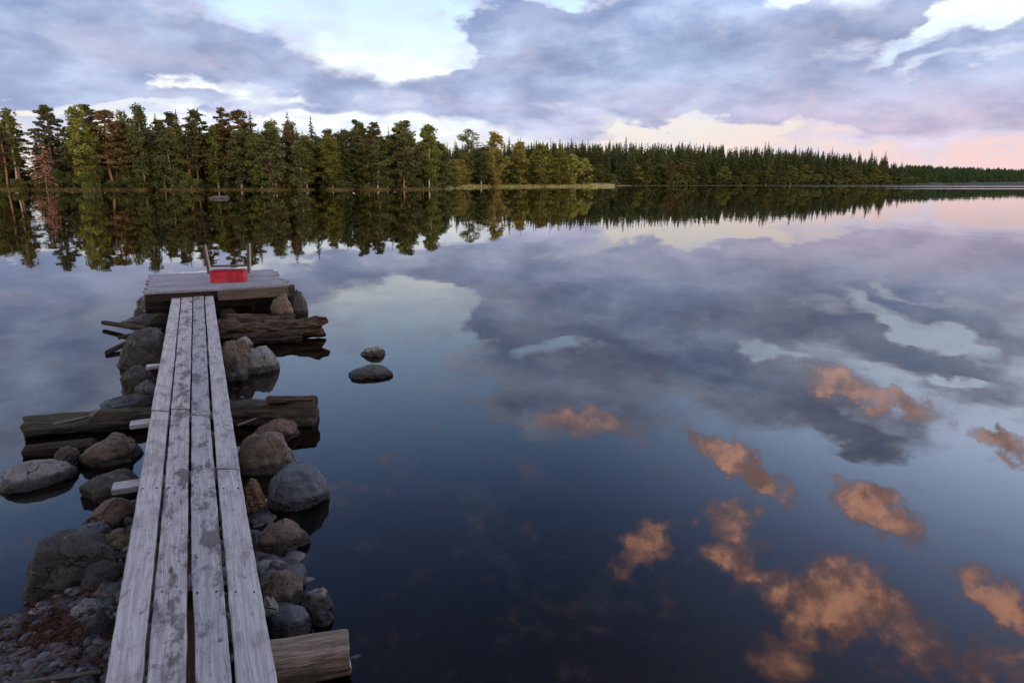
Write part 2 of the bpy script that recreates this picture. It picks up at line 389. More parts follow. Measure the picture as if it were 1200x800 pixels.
def ground_mat():
    m, n, out = material('shore_ground')
    v = n.new('ShaderNodeNewGeometry').outputs['Position']
    a = n.noise(v, 3, 6, .6); b = n.noise(v, 30, 5, .65); vo = n.new('ShaderNodeTexVoronoi'); n.put(vo.inputs['Vector'], v); vo.inputs['Scale'].default_value = 24
    col = n.mix(n.step(a, .4, .62), (.03,.024,.02), (.055,.036,.027))
    col = n.mix(n.step(b, .5, .68), col, (.07,.058,.05))
    col = n.mix(n.step(vo.outputs['Distance'], .3, .55, 0, .7), col, (.02,.017,.015))
    h = n.m('ADD', n.m('MULTIPLY', b, .5), n.m('MULTIPLY', vo.outputs['Distance'], -.5))
    principled(n, out, col, .75, .3, bump(n, h, .9, .03)); return m
M_ground = ground_mat()
def bank_mat():
    m, n, out = material('far_bank')
    v = n.new('ShaderNodeNewGeometry').outputs['Position']
    a = n.noise(v, .12, 5, .6); b = n.noise(v, 1.2, 4, .6)
    col = n.mix(n.step(a, .4, .6), (.09,.10,.035), (.15,.12,.055))
    col = n.mix(n.step(b, .5, .7, 0, .5), col, (.06,.05,.03))
    principled(n, out, col, .9, .1); return m
M_bank = bank_mat()
M_hill = flat_mat('forest_floor', (.035,.05,.022), .9, .4, .1, .2)

def water_mat():
    m, n, out = material('lake_water')
    geo = n.new('ShaderNodeNewGeometry'); pos = geo.outputs['Position']
    s = n.new('ShaderNodeSeparateXYZ'); n.put(s.inputs[0], pos)
    a = n.noise(n.mapping(pos, scl=(1.0, .7, 1)), .9, 3, .5)
    b = n.noise(n.mapping(pos, scl=(1.0, .35, 1)), .16, 4, .5)
    c = n.noise(pos, 6.0, 2, .5)
    h = n.m('ADD', n.m('MULTIPLY', a, .0016), n.m('ADD', n.m('MULTIPLY', b, .009), n.m('MULTIPLY', c, .00006)))
    # faint wind lines far out on the right
    q = n.noise(n.mapping(pos, scl=(.35, 1, 1)), .02, 3, .5)
    yy = n.m('ADD', s.outputs[1], n.m('MULTIPLY', n.m('SUBTRACT', q, .5), 30))
    band = n.m('MULTIPLY', n.m('MULTIPLY', n.step(yy, 196, 206), n.step(yy, 236, 222)), n.step(s.outputs[0], 88, 150))
    band2 = n.m('MULTIPLY', n.m('MULTIPLY', n.step(yy, 300, 330), n.step(yy, 400, 370)), n.step(s.outputs[0], 110, 150))
    bands = n.m('MAXIMUM', band, band2)
    rip = n.noise(n.mapping(pos, scl=(1, 1.5, 1)), 5.0, 2, .5)
    h = n.m('ADD', h, n.m('MULTIPLY', n.m('MULTIPLY', rip, bands), .012))
    nb = bump(n, h, 1.0, 1.0)
    fr = n.new('ShaderNodeFresnel'); fr.inputs['IOR'].default_value = 1.333; n.put(fr.inputs['Normal'], nb)
    gl = n.new('ShaderNodeBsdfGlossy'); gl.inputs['Roughness'].default_value = .012; n.put(gl.inputs['Normal'], nb); gl.inputs['Color'].default_value = (.97,.97,.98,1)
    n.put(gl.inputs['Roughness'], n.step(bands, 0, 1, .012, .10))
    tr = n.new('ShaderNodeBsdfTransparent'); tr.inputs[0].default_value = (.46,.33,.22,1)
    mx = n.new('ShaderNodeMixShader'); n.put(mx.inputs[0], fr.outputs[0])
    n.nt.links.new(tr.outputs[0], mx.inputs[1]); n.nt.links.new(gl.outputs[0], mx.inputs[2]); n.nt.links.new(mx.outputs[0], out.inputs[0])
    return m
M_water = water_mat()

# ------------------------------------------------------------------ setting: water, lake bed, near shore
V = [(-9000,-60,0),(9000,-60,0),(9000,9000,0),(-9000,9000,0)]
tag(link('water', mesh_np('water', V, [(0,1,2,3)], M_water)), kind='structure')

ctrl = [(0,765,.03),(50,725,.03),(100,690,.05),(125,650,.04),(128,610,.01),(60,790,.10),(0,800,.06),(-200,790,-.1),(-200,700,-.5),(200,760,.10),(200,700,.08),(200,640,.05),(200,590,.0),
 (215,540,-.06),(205,490,-.10),(225,430,-.12),(230,370,-.14),(230,335,-.2),(290,700,.01),(290,620,-.04),(330,790,-.02),(370,750,-.08),(440,700,-.32),(470,800,-.34),(410,600,-.40),
 (335,570,-.16),(500,500,-.9),(340,470,-.25),(300,400,-.3),(60,690,-.10),(20,650,-.22),(0,700,-.10),(0,620,-.35),(70,600,-.22),(0,500,-.6),(110,560,-.10),(100,450,-.45),(150,400,-.3),(100,350,-.8),
 (360,400,-.45),(420,350,-1.2),(230,310,-.6),(700,500,-1.6),(700,700,-1.1),(600,790,-.8),(1100,790,-1.3),(1100,500,-2.),(-300,500,-1.4),(230,280,-1.6),(600,300,-2.5),(-200,300,-2.5),(1200,300,-2.5)]
CP = np.array([[*at(x, y, 0).xy, z] for x, y, z in ctrl])
CP = np.vstack([CP, [[-1.6,.3,.22],[-.6,0,.28],[0.5,-.4,.22],[2.5,-1.2,.10],[5,-1.6,-.1],[-4,-.5,.2],[-1,-3,.5],[4,-5,.6],[-6,-5,.6],[0,-10,.9],[9,-8,.6]]])
def gh(x, y):
    x = np.asarray(x, float); y = np.asarray(y, float)
    d2 = (x[..., None]-CP[:,0])**2 + (y[..., None]-CP[:,1])**2
    r = np.sqrt(x**2+y**2)
    s = (0.12+.05*r)[..., None]
    wgt = 1/(d2 + s**2*.4)**2
    z = (wgt*CP[:,2]).sum(-1)/wgt.sum(-1)
    return z
xs = np.concatenate([-np.geomspace(8000, 6, 14), np.linspace(-5.5, 5.5, 230), np.geomspace(6, 8000, 14)])
ys = np.concatenate([-np.geomspace(60, 3.2, 8), np.linspace(-3, 13, 280), np.geomspace(13.5, 8500, 16)])
GX, GY = np.meshgrid(xs, ys); GZ = gh(GX, GY)
GZ = np.where(GY > 14, np.minimum(GZ, -2.2), GZ); GZ = np.where(np.abs(GX) > 9, np.minimum(GZ, np.where(GY > 0, -1.5, GZ)), GZ)
for i in range(GX.shape[0]):
    if -3.1 < ys[i] < 13:
        for j in range(GX.shape[1]):
            if abs(xs[j]) < 5.6:
                GZ[i, j] += .05*noise.fractal((xs[j]*2.3, ys[i]*2.3, 0), 1, 2, 4) + .012*noise.noise((xs[j]*22, ys[i]*22, 3))
nxg = len(xs)
Vg = np.stack([GX.ravel(), GY.ravel(), GZ.ravel()], 1)
idx = np.arange(GX.size).reshape(GX.shape)
Fg = np.stack([idx[:-1,:-1].ravel(), idx[:-1,1:].ravel(), idx[1:,1:].ravel(), idx[1:,:-1].ravel()], 1)
tag(link('ground', mesh_np('ground', Vg, Fg, M_ground, True)), kind='structure')
def ghs(x, y): return float(gh(np.array([x]), np.array([y]))[0])

# far shore: bank polyline (px, distance of the water line)
shore = [(-500,190),(-60,182),(120,178),(300,180),(430,184),(505,192),(528,215),(540,290),(600,318),(660,330),(716,340),(722,350),(700,395),(740,412),(900,450),(1000,500),(1070,600),(1110,800),(1200,900),(1500,1100),(1900,1200)]
jr = random.Random(21); sh2 = []
for (a, da), (b, db) in zip(shore, shore[1:]):
    n_ = max(1, int((b-a)/14)) if b > a and a > -120 and b < 530 else 1
    for q in range(n_):
        t = q/n_; sh2.append((a+(b-a)*t, da+(db-da)*t+(jr.uniform(-7, 6) if n_ > 1 and q else 0)))
sh2.append(shore[-1]); shore = sh2
Vb, Fb = [], []
for i, (px, d) in enumerate(shore):
    for (dd, z) in ((0, -.6), (.6, .12), (4, .45), (25, 1.0), (160, 3.0), (700, 9)):
        p = far(px, d); k = (d+dd)/d
        Vb.append((p.x*k, p.y*k, z))
for i in range(len(shore)-1):
    for j in range(5):
        a = i*6+j; Fb.append((a, a+6, a+7, a+1))
me = mesh_np('far_shore', Vb, Fb, M_bank, False); me.materials.append(M_hill)
for p_ in me.polygons:
    if shore[p_.vertices[0]//6][0] >= 716: p_.material_index = 1
tag(link('far_shore', me), kind='structure')

# ------------------------------------------------------------------ trees
rng = np.random.default_rng(5)
def quads(cen, ax, bx):
    n_ = len(cen)
    V_ = np.stack([cen-ax-bx*.4, cen-ax*.1+bx*-1, cen+ax, cen+bx], 1).reshape(-1, 3)
    return V_, np.arange(n_*4).reshape(n_, 4)
def unit(a): return a/np.maximum(np.linalg.norm(a, axis=-1, keepdims=True), 1e-6)
def tube(pts, rad, sides=7):
    pts = np.asarray(pts, float); V_, F_ = [], []
    for i, p in enumerate(pts):
        t = unit(pts[min(i+1, len(pts)-1)]-pts[max(i-1, 0)])
        u = unit(np.cross(t, [0.13,.9,.2])); v = np.cross(t, u)
        for k in range(sides):
            a = 2*math.pi*k/sides; V_.append(p+rad[i]*(math.cos(a)*u+math.sin(a)*v))
    for i in range(len(pts)-1):
        for k in range(sides):
            F_.append((i*sides+k, i*sides+(k+1) % sides, (i+1)*sides+(k+1) % sides, (i+1)*sides+k))
    return np.array(V_), np.array(F_)
def join(parts):
    Vs, Fs, o = [], [], 0
    for v, f in parts: Vs.append(v); Fs.append(f+o); o += len(v)
    return np.concatenate(Vs), np.concatenate(Fs)
def spruce(r, H=20, Rr=2.6, low=.06, dens=1.0, sparse=0.0, leaf=.42):
    cen, ax, bx = [], [], []
    z = low*H
    lean = r.normal(0, .01, 2)
    gaps = r.uniform(0, 6.28, 3)
    while z < H*.985:
        u = z/H
        lf = leaf*min(1, .25+(1-u)*3); prof = (1-u)**1.05*1.15*(.62+.38*min(1, (u-low+.03)/.16))
        nb = max(4, int(8*dens*(1-u*.4)))
        for k in range(nb):
            if r.random() < sparse: continue
            a = r.uniform(0, 6.28); L = Rr*prof*r.uniform(.55, 1.22)+.05
            da = np.array([math.cos(a), math.sin(a), 0])
            n_ = max(2, int(L/.36*dens)+1)
            for t in np.linspace(.15 if L > .6 else .4, 1, n_):
                zz_ = z + L*(.12*t - .52*t*t + .16*t**3) + r.normal(0, .07)
                cen.append([lean[0]*z+da[0]*L*t, lean[1]*z+da[1]*L*t, zz_])
                sp = da + r.normal(0, .35, 3) + [0, 0, -.45]
                ax.append(unit(sp)*lf*r.uniform(.7, 1.3)); bx.append(unit(np.cross(sp, r.normal(0, 1, 3)))*lf*r.uniform(.28, .55))
        z += r.uniform(.22, .42)/dens
    # leader
    for k in range(10):
        cen.append([lean[0]*H, lean[1]*H, H*.95+k*.10]); ax.append(np.array([0,0,.3])+r.normal(0,.04,3)); bx.append(r.normal(0,.03,3))
    V_, F_ = quads(np.array(cen), np.array(ax), np.array(bx))
    tr = tube([[0,0,-.5],[lean[0]*H*.5, lean[1]*H*.5, H*.5],[lean[0]*H, lean[1]*H, H*.99]], [.22, .13, .012])
    return (V_, F_), tr
def clumped(r, H, centres, radii, n_each, leaf, droop=0.0, trunk_top=.9, trunk_r=.2, lean=(0,0), limbs=True, flat=1.0):
    cen, ax, bx = [], [], []
    for c, rd, ne in zip(centres, radii, n_each):
        d = unit(r.normal(0, 1, (ne, 3))); rr = rd*r.uniform(.25, 1.08, (ne, 1))**.6
        p = c+d*rr*[1, 1, flat]
        p[:, 2] -= droop*np.abs(r.normal(0, 1, ne))
        cen.append(p)
        a_ = unit(r.normal(0, 1, (ne, 3))+[0, 0, -droop*1.5]); ax.append(a_*leaf*r.uniform(.6, 1.4, (ne, 1)))
        bx.append(unit(np.cross(a_, r.normal(0, 1, (ne, 3))))*leaf*r.uniform(.4, .8, (ne, 1)))
    fo = quads(np.concatenate(cen), np.concatenate(ax), np.concatenate(bx))
    lx, ly = lean
    bend = r.normal(0, .12, 2)
    tp = lambda u: np.array([lx*u*H+bend[0]*math.sin(u*5), ly*u*H+bend[1]*math.sin(u*4), u*H])
    parts = [tube([tp(u)-[0,0,.4*(u == 0)] for u in (0, .2, .45, .7, trunk_top)], [trunk_r, trunk_r*.85, trunk_r*.65, trunk_r*.4, .03])]
    if limbs:
        for c in centres[::2]:
            h = max(.15, (c[2]-r.uniform(.5, 2.2))/H); s0 = tp(min(h, trunk_top))
            parts.append(tube([s0, (s0+c)/2+[0,0,-.1], c], [trunk_r*.3, trunk_r*.18, .03], 5))
    return fo, join(parts)
def pine(r, H=20, Rr=2.6, base=.42, n_=26):
    n_ = int(n_*2.1)
    cs, rs, ns = [], [], []
    for i in range(n_):
        u = base+(1-base)*((i+r.random())/n_)**.85
        w_ = math.sin(min(1, (1.03-u)/(1-base)*1.6)*math.pi/2)
        a = r.uniform(0, 6.28); d = Rr*w_*r.uniform(.15, .95)
        cs.append(np.array([math.cos(a)*d, math.sin(a)*d, u*H-.5])); rs.append(r.uniform(.35, .95)); ns.append(int(r.uniform(35, 75)))
    return clumped(r, H, cs, rs, ns, .24, .05, .95, .2, r.normal(0,.012,2), flat=.5)
def birch(r, H=18, Rr=2.6, base=.2, n_=46, airy=1.0, leaf=.22):
    cs, rs, ns = [], [], []
    for i in range(n_):
        u = base+(1-base)*((i+r.random())/n_)
        q = (u-base)/(1-base)
        w_ = (math.sin(math.pi*min(1, q*.80+.16)))**.8
        a = r.uniform(0, 6.28); d = Rr*w_*r.uniform(.1, .95)
        cs.append(np.array([math.cos(a)*d, math.sin(a)*d, u*H-.6])); rs.append(r.uniform(.5, 1.0)); ns.append(int(r.uniform(60, 120)*airy))
    return clumped(r, H, cs, rs, ns, leaf, .28, .95, .15, r.normal(0,.015,2))
def bush(r, H=5, Rr=2.6, n_=16):
    cs, rs, ns = [], [], []
    for i in range(n_):
        a = r.uniform(0, 6.28); d = Rr*r.uniform(0, .8); z = H*r.uniform(.15, .85)*(1-.35*(d/Rr)**2)
        cs.append(np.array([math.cos(a)*d, math.sin(a)*d, z])); rs.append(r.uniform(.6, 1.1)); ns.append(int(r.uniform(70, 120)))
    return clumped(r, H, cs, rs, ns, .24, .1, .7, .08)

PRO = {}
def proto(key, gen, leafm, trunkm, nvar):
    PRO[key] = []
    for i in range(nvar):
        (lv, lf), (tv, tf) = gen(np.random.default_rng(hash_(key)+i*17))
        PRO[key].append((mesh_np(key+'_crown', lv, lf, M_leaf[leafm]), mesh_np(key+'_trunk', tv, tf, M_trunk[trunkm], True)))
def hash_(s): return sum(ord(c)*(i+3) for i, c in enumerate(s))
proto('spruce', lambda r: spruce(r, 20, r.uniform(2.0, 2.9)), 'spruce', 'spruce', 5)
proto('narrow_spruce', lambda r: spruce(r, 20, r.uniform(1.2, 1.6), dens=.9), 'spruce', 'spruce', 3)
proto('red_spruce', lambda r: spruce(r, 20, 3.4, sparse=.15), 'redpine', 'pine', 2)
proto('dead_spruce', lambda r: spruce(r, 20, 6.5, dens=.75, sparse=.35), 'dead', 'dead', 1)
proto('pine', lambda r: pine(r, 20, r.uniform(2.4, 3.2), r.uniform(.25,.4), 34), 'pine', 'pine', 4)
proto('red_pine', lambda r: pine(r, 20, r.uniform(2.6, 3.2), r.uniform(.3, .42), 34), 'redpine', 'pine', 3)
proto('big_pine', lambda r: pine(r, 20, 4.2, .12, 62), 'pine', 'pine', 1)
proto('birch', lambda r: birch(r, 18, r.uniform(2.2, 3.0), r.uniform(.12,.22), 54), 'birch', 'birch', 4)
proto('aspen', lambda r: birch(r, 18, r.uniform(2.3, 3.0), r.uniform(.15,.22), 60), 'aspen', 'birch', 3)
proto('airy_birch', lambda r: birch(r, 18, 2.3, .38, 34, .55), 'birch', 'birch', 2)
proto('yellow_birch', lambda r: birch(r, 18, r.uniform(2.3, 3.2), r.uniform(.05,.1), 66, 1.0), 'yellow', 'birch', 4)
proto('autumn_tree', lambda r: birch(r, 14, r.uniform(2.2, 2.8), r.uniform(.08,.15), 48, 1.0), 'orange', 'birch', 2)
proto('bush', lambda r: bush(r), 'bush', 'spruce', 4)
BASEH = {'birch': 18, 'aspen': 18, 'airy_birch': 18, 'yellow_birch': 18, 'autumn_tree': 14, 'bush': 5}
KIND = {'spruce': ('spruce_tree', 'spruce'), 'narrow_spruce': ('spruce_tree', 'spruce'), 'red_spruce': ('spruce_tree', 'spruce'), 'dead_spruce': ('dead_spruce', 'dead tree'),
        'pine': ('pine_tree', 'pine'), 'red_pine': ('pine_tree', 'pine'), 'big_pine': ('pine_tree', 'pine'), 'birch': ('birch_tree', 'birch'), 'aspen': ('birch_tree', 'birch'),
        'airy_birch': ('birch_tree', 'birch'), 'yellow_birch': ('birch_tree', 'birch'), 'autumn_tree': ('birch_tree', 'birch'), 'bush': ('bush', 'bush')}
rt_ = random.Random(3)
WIDE = {'narrow_spruce': 1.15, 'spruce': 1.5, 'bush': 1.3, 'birch': 1.75, 'aspen': 1.8, 'yellow_birch': 1.9, 'big_pine': 1.45, 'dead_spruce': 1.15, 'airy_birch': 1.6, 'pine': 1.75, 'red_pine': 1.75, 'autumn_tree': 1.6}
def shore_d(px):
    for (a, da), (b, db) in zip(shore, shore[1:]):
        if a <= px <= b and b > a: return da+(db-da)*(px-a)/(b-a)
    return 900
def tree(key, px, ytop, dist, label, group=None, wide=1.0, base=.5):
    p = far(px, dist, base); h = ztop(ytop, dist)-base
    s = h/BASEH.get(key, 20)
    nm, cat = KIND[key]
    root = bpy.data.objects.new(nm, None); C.objects.link(root); root.location = p
    sw = (s*.35+.65*1.0)*wide*WIDE.get(key, 1.3)
    root.scale = (sw, sw, s); root.rotation_euler = (0, 0, rt_.uniform(0, 6.28))
    cm, tm = rt_.choice(PRO[key])
    tr = link('trunk', tm, root); cr = link('crown', cm, root)
    tag(root, label, cat, group); return root

# hero trees of the left treeline: kind, x of top, y of top, extra distance, width, label
HERO = [
 ('birch', -6, 140, 6, 1.1, 'green birch cut off by the left edge of the photo, beside the tall airy birch'),
 ('airy_birch', 21, 124, 4, 1.1, 'tall thin-leaved birch with a long bare pale trunk near the left edge'),
 ('dead_spruce', 55, 158, 1, .8, 'dead reddish-brown spruce with drooping bare boughs below the big dark pine'),
 ('big_pine', 66, 121, 10, 1.0, 'big broad dark pine rising behind the dead reddish spruce'),
 ('birch', 100, 123, 3, .85, 'yellow-green birch just right of the big broad dark pine'),
 ('pine', 112, 121, 8, .95, 'dark-topped pine between the yellow-green birch and the warm red-brown pine'),
 ('red_pine', 134, 127, 5, 1.15, 'warm red-brown pine, the first such pine from the left'),
 ('airy_birch', 152, 128, 7, .9, 'thin see-through birch right of the first red-brown pine'),
 ('aspen', 171, 121, 4, .85, 'tall pointed grey-green birch standing above its neighbours, left of the twin white trunks'),
 ('spruce', 191, 132, 8, .9, 'dark spruce behind the twin white trunks'),
 ('pine', 207, 130, 6, .9, 'green rounded pine above the twin white trunks'),
 ('spruce', 216, 128, 12, .9, 'dark spruce left of the flat-topped pine pair'),
 ('pine', 236, 127, 9, .95, 'flat-topped dark pine above the lit green birch'),
 ('birch', 256, 146, 3, .85, 'lit green birch in front of the flat-topped pine, lower than its neighbours'),
 ('pine', 268, 125, 8, .8, 'narrow-topped dark pine above the small bare shore trunks'),
 ('red_pine', 287, 127, 6, 1.0, 'wide reddish pine with separate leaf tufts, second red-brown pine from the left'),
 ('spruce', 301, 131, 10, .95, 'dark pointed spruce right of the wide reddish pine'),
 ('aspen', 320, 147, 4, .85, 'low dark green birch left of the reddish spruce'),
 ('red_spruce', 343, 131, 3, 1.15, 'tall pointed spruce with reddish-brown boughs, tips hanging'),
 ('spruce', 369, 136, 7, .95, 'dark green spruce just right of the tall reddish spruce'),
 ('birch', 388, 156, 3, .8, 'short olive birch between the dark spruce and the needle-thin spruce'),
 ('narrow_spruce', 408, 150, 8, .7, 'needle-thin dark spruce with a black pointed tip'),
 ('aspen', 422, 139, 4, .85, 'tall dark birch just right of the needle-thin spruce'),
 ('pine', 441, 142, 8, .85, 'dark tufted pine between two dark birches'),
 ('narrow_spruce', 458, 147, 9, .8, 'thin spruce left of the broad olive birch crown'),
 ('aspen', 475, 140, 4, 1.15, 'broad olive birch near the right end of the tall treeline'),
 ('birch', 503, 145, 5, .95, 'olive-brown birch, the last tall tree before the line drops'),
 ('birch', 519, 167, 4, .75, 'low olive birch at the foot of the right end of the tall treeline'),
]
for key, px, yt, dd, wd, lab in HERO:
    tree(key, px, yt, shore_d(px)+dd, lab, 'trees of the left treeline', wd)
# the rest of the treeline: front fillers, then a deeper belt
for i in range(66):
    px = -70+i*9.0+rt_.uniform(-4, 4)
    if px > 522: break
    if 28 < px < 80: continue
    key = rt_.choice(['birch', 'aspen', 'birch', 'spruce', 'pine', 'pine', 'aspen', 'birch', 'birch', 'red_pine', 'aspen'])
    env = 130+max(0, (px-300)/220)*22
    tree(key, px, env+rt_.uniform(6, 30), shore_d(px)+rt_.uniform(2, 9), {'birch': 'green birch filling the front of the left treeline, below its taller neighbours',
         'aspen': 'dark birch filling the front of the left treeline, below its taller neighbours', 'spruce': 'dark spruce filling the front of the left treeline, below its taller neighbours',
         'pine': 'dark pine filling the front of the left treeline, below its taller neighbours', 'red_pine': 'brownish pine filling the front of the left treeline, below its taller neighbours'}[key],
         'lower front trees of the left treeline ('+KIND[key][1]+')' if key not in ('aspen', 'red_pine') else 'lower front trees of the left treeline (dark birch)' if key == 'aspen' else 'lower front trees of the left treeline (brown pine)', rt_.uniform(.8, 1.05))
for i in range(92):
    px = -90+i*6.8+rt_.uniform(-4, 4)
    if px > 522: break
    env = 134+max(0, (px-300)/220)*22
    if 26 < px < 44: env += 60
    tree('spruce', px, env+rt_.uniform(6, 24), shore_d(px)+rt_.uniform(14, 34), 'dark spruce at the back of the left treeline, showing only between other trees', 'back row spruces of the left treeline', 1.0)
for i in range(44):
    px = -60+i*13.4+rt_.uniform(-6, 6)
    if px > 520: break
    b = tree('bush', px, 203+rt_.uniform(-5, 7), shore_d(px)+rt_.uniform(1.5, 4), 'low bush at the foot of the left treeline', 'bushes under the left treeline', rt_.uniform(.7, 1.0), .2)
for i in range(14):
    px = 376+i*10.6+rt_.uniform(-3, 3)
    key = ['birch', 'pine', 'aspen'][i % 3]
    tree(key, px, 150+max(0, px-430)*.12+rt_.uniform(-3, 12), shore_d(px)+rt_.uniform(9, 16), {'birch': 'olive birch closing the right half of the left treeline, behind the front row',
         'aspen': 'dark birch closing the right half of the left treeline, behind the front row', 'pine': 'green pine closing the right half of the left treeline, behind the front row'}[key], 'second row of the left treeline, right half ('+key+')', .9)
# middle: birches and spruces on the grassy spit
MID = [
 ('spruce', 535, 164, 300, .9, 'dark spruce in the dip where the tall treeline ends'),
 ('airy_birch', 550, 150, 302, 1.5, 'tall pale thin birch rising alone right of the tall treeline'),
 ('aspen', 564, 172, 300, 1.1, 'low green birch between the two tall pale birches'),
 ('yellow_birch', 580, 153, 306, 1.1, 'tall pale yellow birch, second tall one right of the dark treeline'),
 ('spruce', 597, 160, 318, .9, 'dark spruce tip behind the yellow birches, leftmost'),
 ('yellow_birch', 609, 165, 322, 1.2, 'broad yellow birch, first of the yellow row on the grassy spit'),
 ('yellow_birch', 634, 168, 326, 1.25, 'broad yellow birch in the middle of the row on the grassy spit'),
 ('yellow_birch', 655, 173, 330, 1.05, 'yellow birch between the broad middle one and the two low ones on the spit'),
 ('yellow_birch', 671, 180, 334, .9, 'low yellow birch, second from the right end of the spit'),
 ('yellow_birch', 685, 185, 336, .8, 'lowest yellow birch at the right end of the spit'),
 ('narrow_spruce', 610, 160, 345, .9, 'dark pointed spruce tip rising behind the first broad yellow birch'),
 ('narrow_spruce', 625, 164, 348, .9, 'dark pointed spruce tip showing in the notch between two broad yellow birches'),
 ('narrow_spruce', 645, 161, 350, .9, 'tallest dark spruce tip behind the yellow birches'),
]
for key, px, yt, d, wd, lab in MID: tree(key, px, yt, d, lab, 'trees on and behind the grassy spit', wd)
for i in range(20):
    px = 530+i*8.2+rt_.uniform(-3, 3)
    k = rt_.choice(['bush', 'yellow_birch', 'birch'])
    tree(k, px, (196 if k == 'bush' else 184)+rt_.uniform(-5, 8), shore_d(min(px, 700))+rt_.uniform(3, 9), {'bush': 'round green bush along the grassy spit', 'yellow_birch': 'young yellow birch along the grassy spit, lower than the broad ones', 'birch': 'young green birch along the grassy spit'}[k],
         {'bush': 'bushes on the spit', 'yellow_birch': 'young yellow birches on the spit', 'birch': 'young green birches on the spit'}[k], rt_.uniform(.8, 1.2) if k != 'bush' else 1.4, .4)
# trees added unseen behind the viewpoint to keep low western light off the jetty
for i in range(30):
    a_ = R(95+i*(170/29)+rt_.uniform(-2, 2)); d_ = rt_.uniform(9, 15)
    x_, y_ = d_*math.sin(a_), d_*math.cos(a_)-3
    k_ = ['spruce', 'birch', 'pine', 'aspen'][i % 4]
    root = bpy.data.objects.new(KIND[k_][0], None); C.objects.link(root); root.location = (x_, y_, .3)
    s_ = rt_.uniform(.5, .7); root.scale = (1.25*s_/.6, 1.25*s_/.6, s_)
    cm, tm = rt_.choice(PRO[k_]); link('trunk', tm, root); link('crown', cm, root)
    tag(root, ('dark ' if k_ == 'aspen' else '')+KIND[k_][1]+' added unseen behind the viewpoint to shade the jetty', KIND[k_][1], 'added unseen '+k_+' trees')
# far conifer forest on the right
def envr(px):
    pts = [(520,170),(600,166),(650,163),(705,163),(775,165),(850,167),(900,170),(950,172),(1000,177),(1035,181),(1050,190),(1090,193),(1120,196)]
    for (a, ya), (b, yb) in zip(pts, pts[1:]):
        if a <= px <= b: return ya+(yb-ya)*(px-a)/(b-a)
    return 198
def dr(px):
    pts = [(520,400),(700,405),(740,415),(900,452),(1000,502),(1070,600),(1130,760)]
    for (a, ya), (b, yb) in zip(pts, pts[1:]):
        if a <= px <= b: return ya+(yb-ya)*(px-a)/(b-a)
    return 800
px = 524.0; cnt = 0
while px < 1052 and cnt < 290:
    for row in range(2):
        d = dr(px)+14+row*14+rt_.uniform(0, 8)
        key = rt_.choice(['spruce', 'spruce', 'narrow_spruce'])
        tree(key, px+rt_.uniform(-2.2, 2.2), envr(px)+rt_.choice([-3, 0, 1, 3, 6, 10, 13])+rt_.uniform(-1.5, 3)+(1-row)*4, d, 'dark pointed spruce in the far conifer forest right of the yellow birches', 'spruces of the far conifer forest', 1.25)
        cnt += 1
    px += 4.0
for px_, yt, key, lab, wd in [
  (1034, 176, 'narrow_spruce', 'lone dark spruce standing taller than the others at the right end of the far forest', 1.2),
  (785, 188, 'autumn_tree', 'brownish tree at the far shore, left one of the brown pair', 1.3), (797, 191, 'autumn_tree', 'brownish tree at the far shore, right one of the brown pair', 1.3)]:
    tree(key, px_, yt, dr(px_)+4, lab, None, wd)
for i in range(84):
    px_ = 690+i*4.6+rt_.uniform(-3, 3)
    k = rt_.choice(['aspen', 'birch', 'bush', 'spruce', 'bush', 'bush', 'bush'])
    yt = {'aspen': 190, 'birch': 192, 'bush': 200, 'spruce': 184}[k]+rt_.uniform(-4, 7)+(px_-690)/400*7
    tree(k, px_, min(yt, 211), dr(px_)+rt_.uniform(3, 9), {'aspen': 'dark green birch at the foot of the far conifer forest', 'birch': 'olive birch at the foot of the far conifer forest',
        'bush': 'low green bush on the shore below the far conifer forest', 'spruce': 'young spruce at the foot of the far conifer forest'}[k],
        {'aspen': 'dark birches below the far forest', 'birch': 'olive birches below the far forest', 'bush': 'bushes below the far forest', 'spruce': 'young spruces below the far forest'}[k], 1.35, .4)
# far-off wood that reads as one mass: behind the conifers and on the low ridge at the right
lows = []
for i in range(4):
    r = np.random.default_rng(90+i)
    n_ = 190; z = np.sort(r.uniform(.04, 1, n_)); rad = (1-z)**.8*.14*r.uniform(.3, 1.1, n_); a = r.uniform(0, 6.28, n_)
    cen = np.stack([np.cos(a)*rad, np.sin(a)*rad, z], 1)
    ax = unit(np.stack([np.cos(a), np.sin(a), -.9*np.ones(n_)], 1)+r.normal(0, .3, (n_, 3)))*.045*np.minimum(1, .28+(1-z)*2.6)[:, None]
    bx = unit(np.cross(ax, r.normal(0, 1, (n_, 3))))*.025*np.minimum(1, .28+(1-z)*2.6)[:, None]
    lows.append(quads(cen, ax, bx))
def ridge(px): # height of the land top behind the shore
    return 0
parts = []
r = np.random.default_rng(8)
for i in range(800):
    px_ = r.uniform(515, 1085); d = dr(px_)+r.uniform(46, 120)
    p = far(px_, d, 1.0); ht = max(8, ztop(envr(px_)+r.uniform(2, 14), d)-1)
    v, f = lows[i % 4]; a = r.uniform(0, 6.28)
    k = 24
    vv = np.stack([(v[:,0]*math.cos(a)-v[:,1]*math.sin(a))*k, (v[:,0]*math.sin(a)+v[:,1]*math.cos(a))*k, v[:,2]*ht], 1)+[p.x, p.y, 1.0]
    parts.append((vv, f))
for i in range(420):
    px_ = r.uniform(-620, -95); d = 190+r.uniform(0, 40)
    p = far(px_, d, 1.0); ht = r.uniform(13, 22); v, f = lows[i % 4]; a = r.uniform(0, 6.28); k = 19
    parts.append((np.stack([(v[:,0]*math.cos(a)-v[:,1]*math.sin(a))*k, (v[:,0]*math.sin(a)+v[:,1]*math.cos(a))*k, v[:,2]*ht], 1)+[p.x, p.y, .6], f))
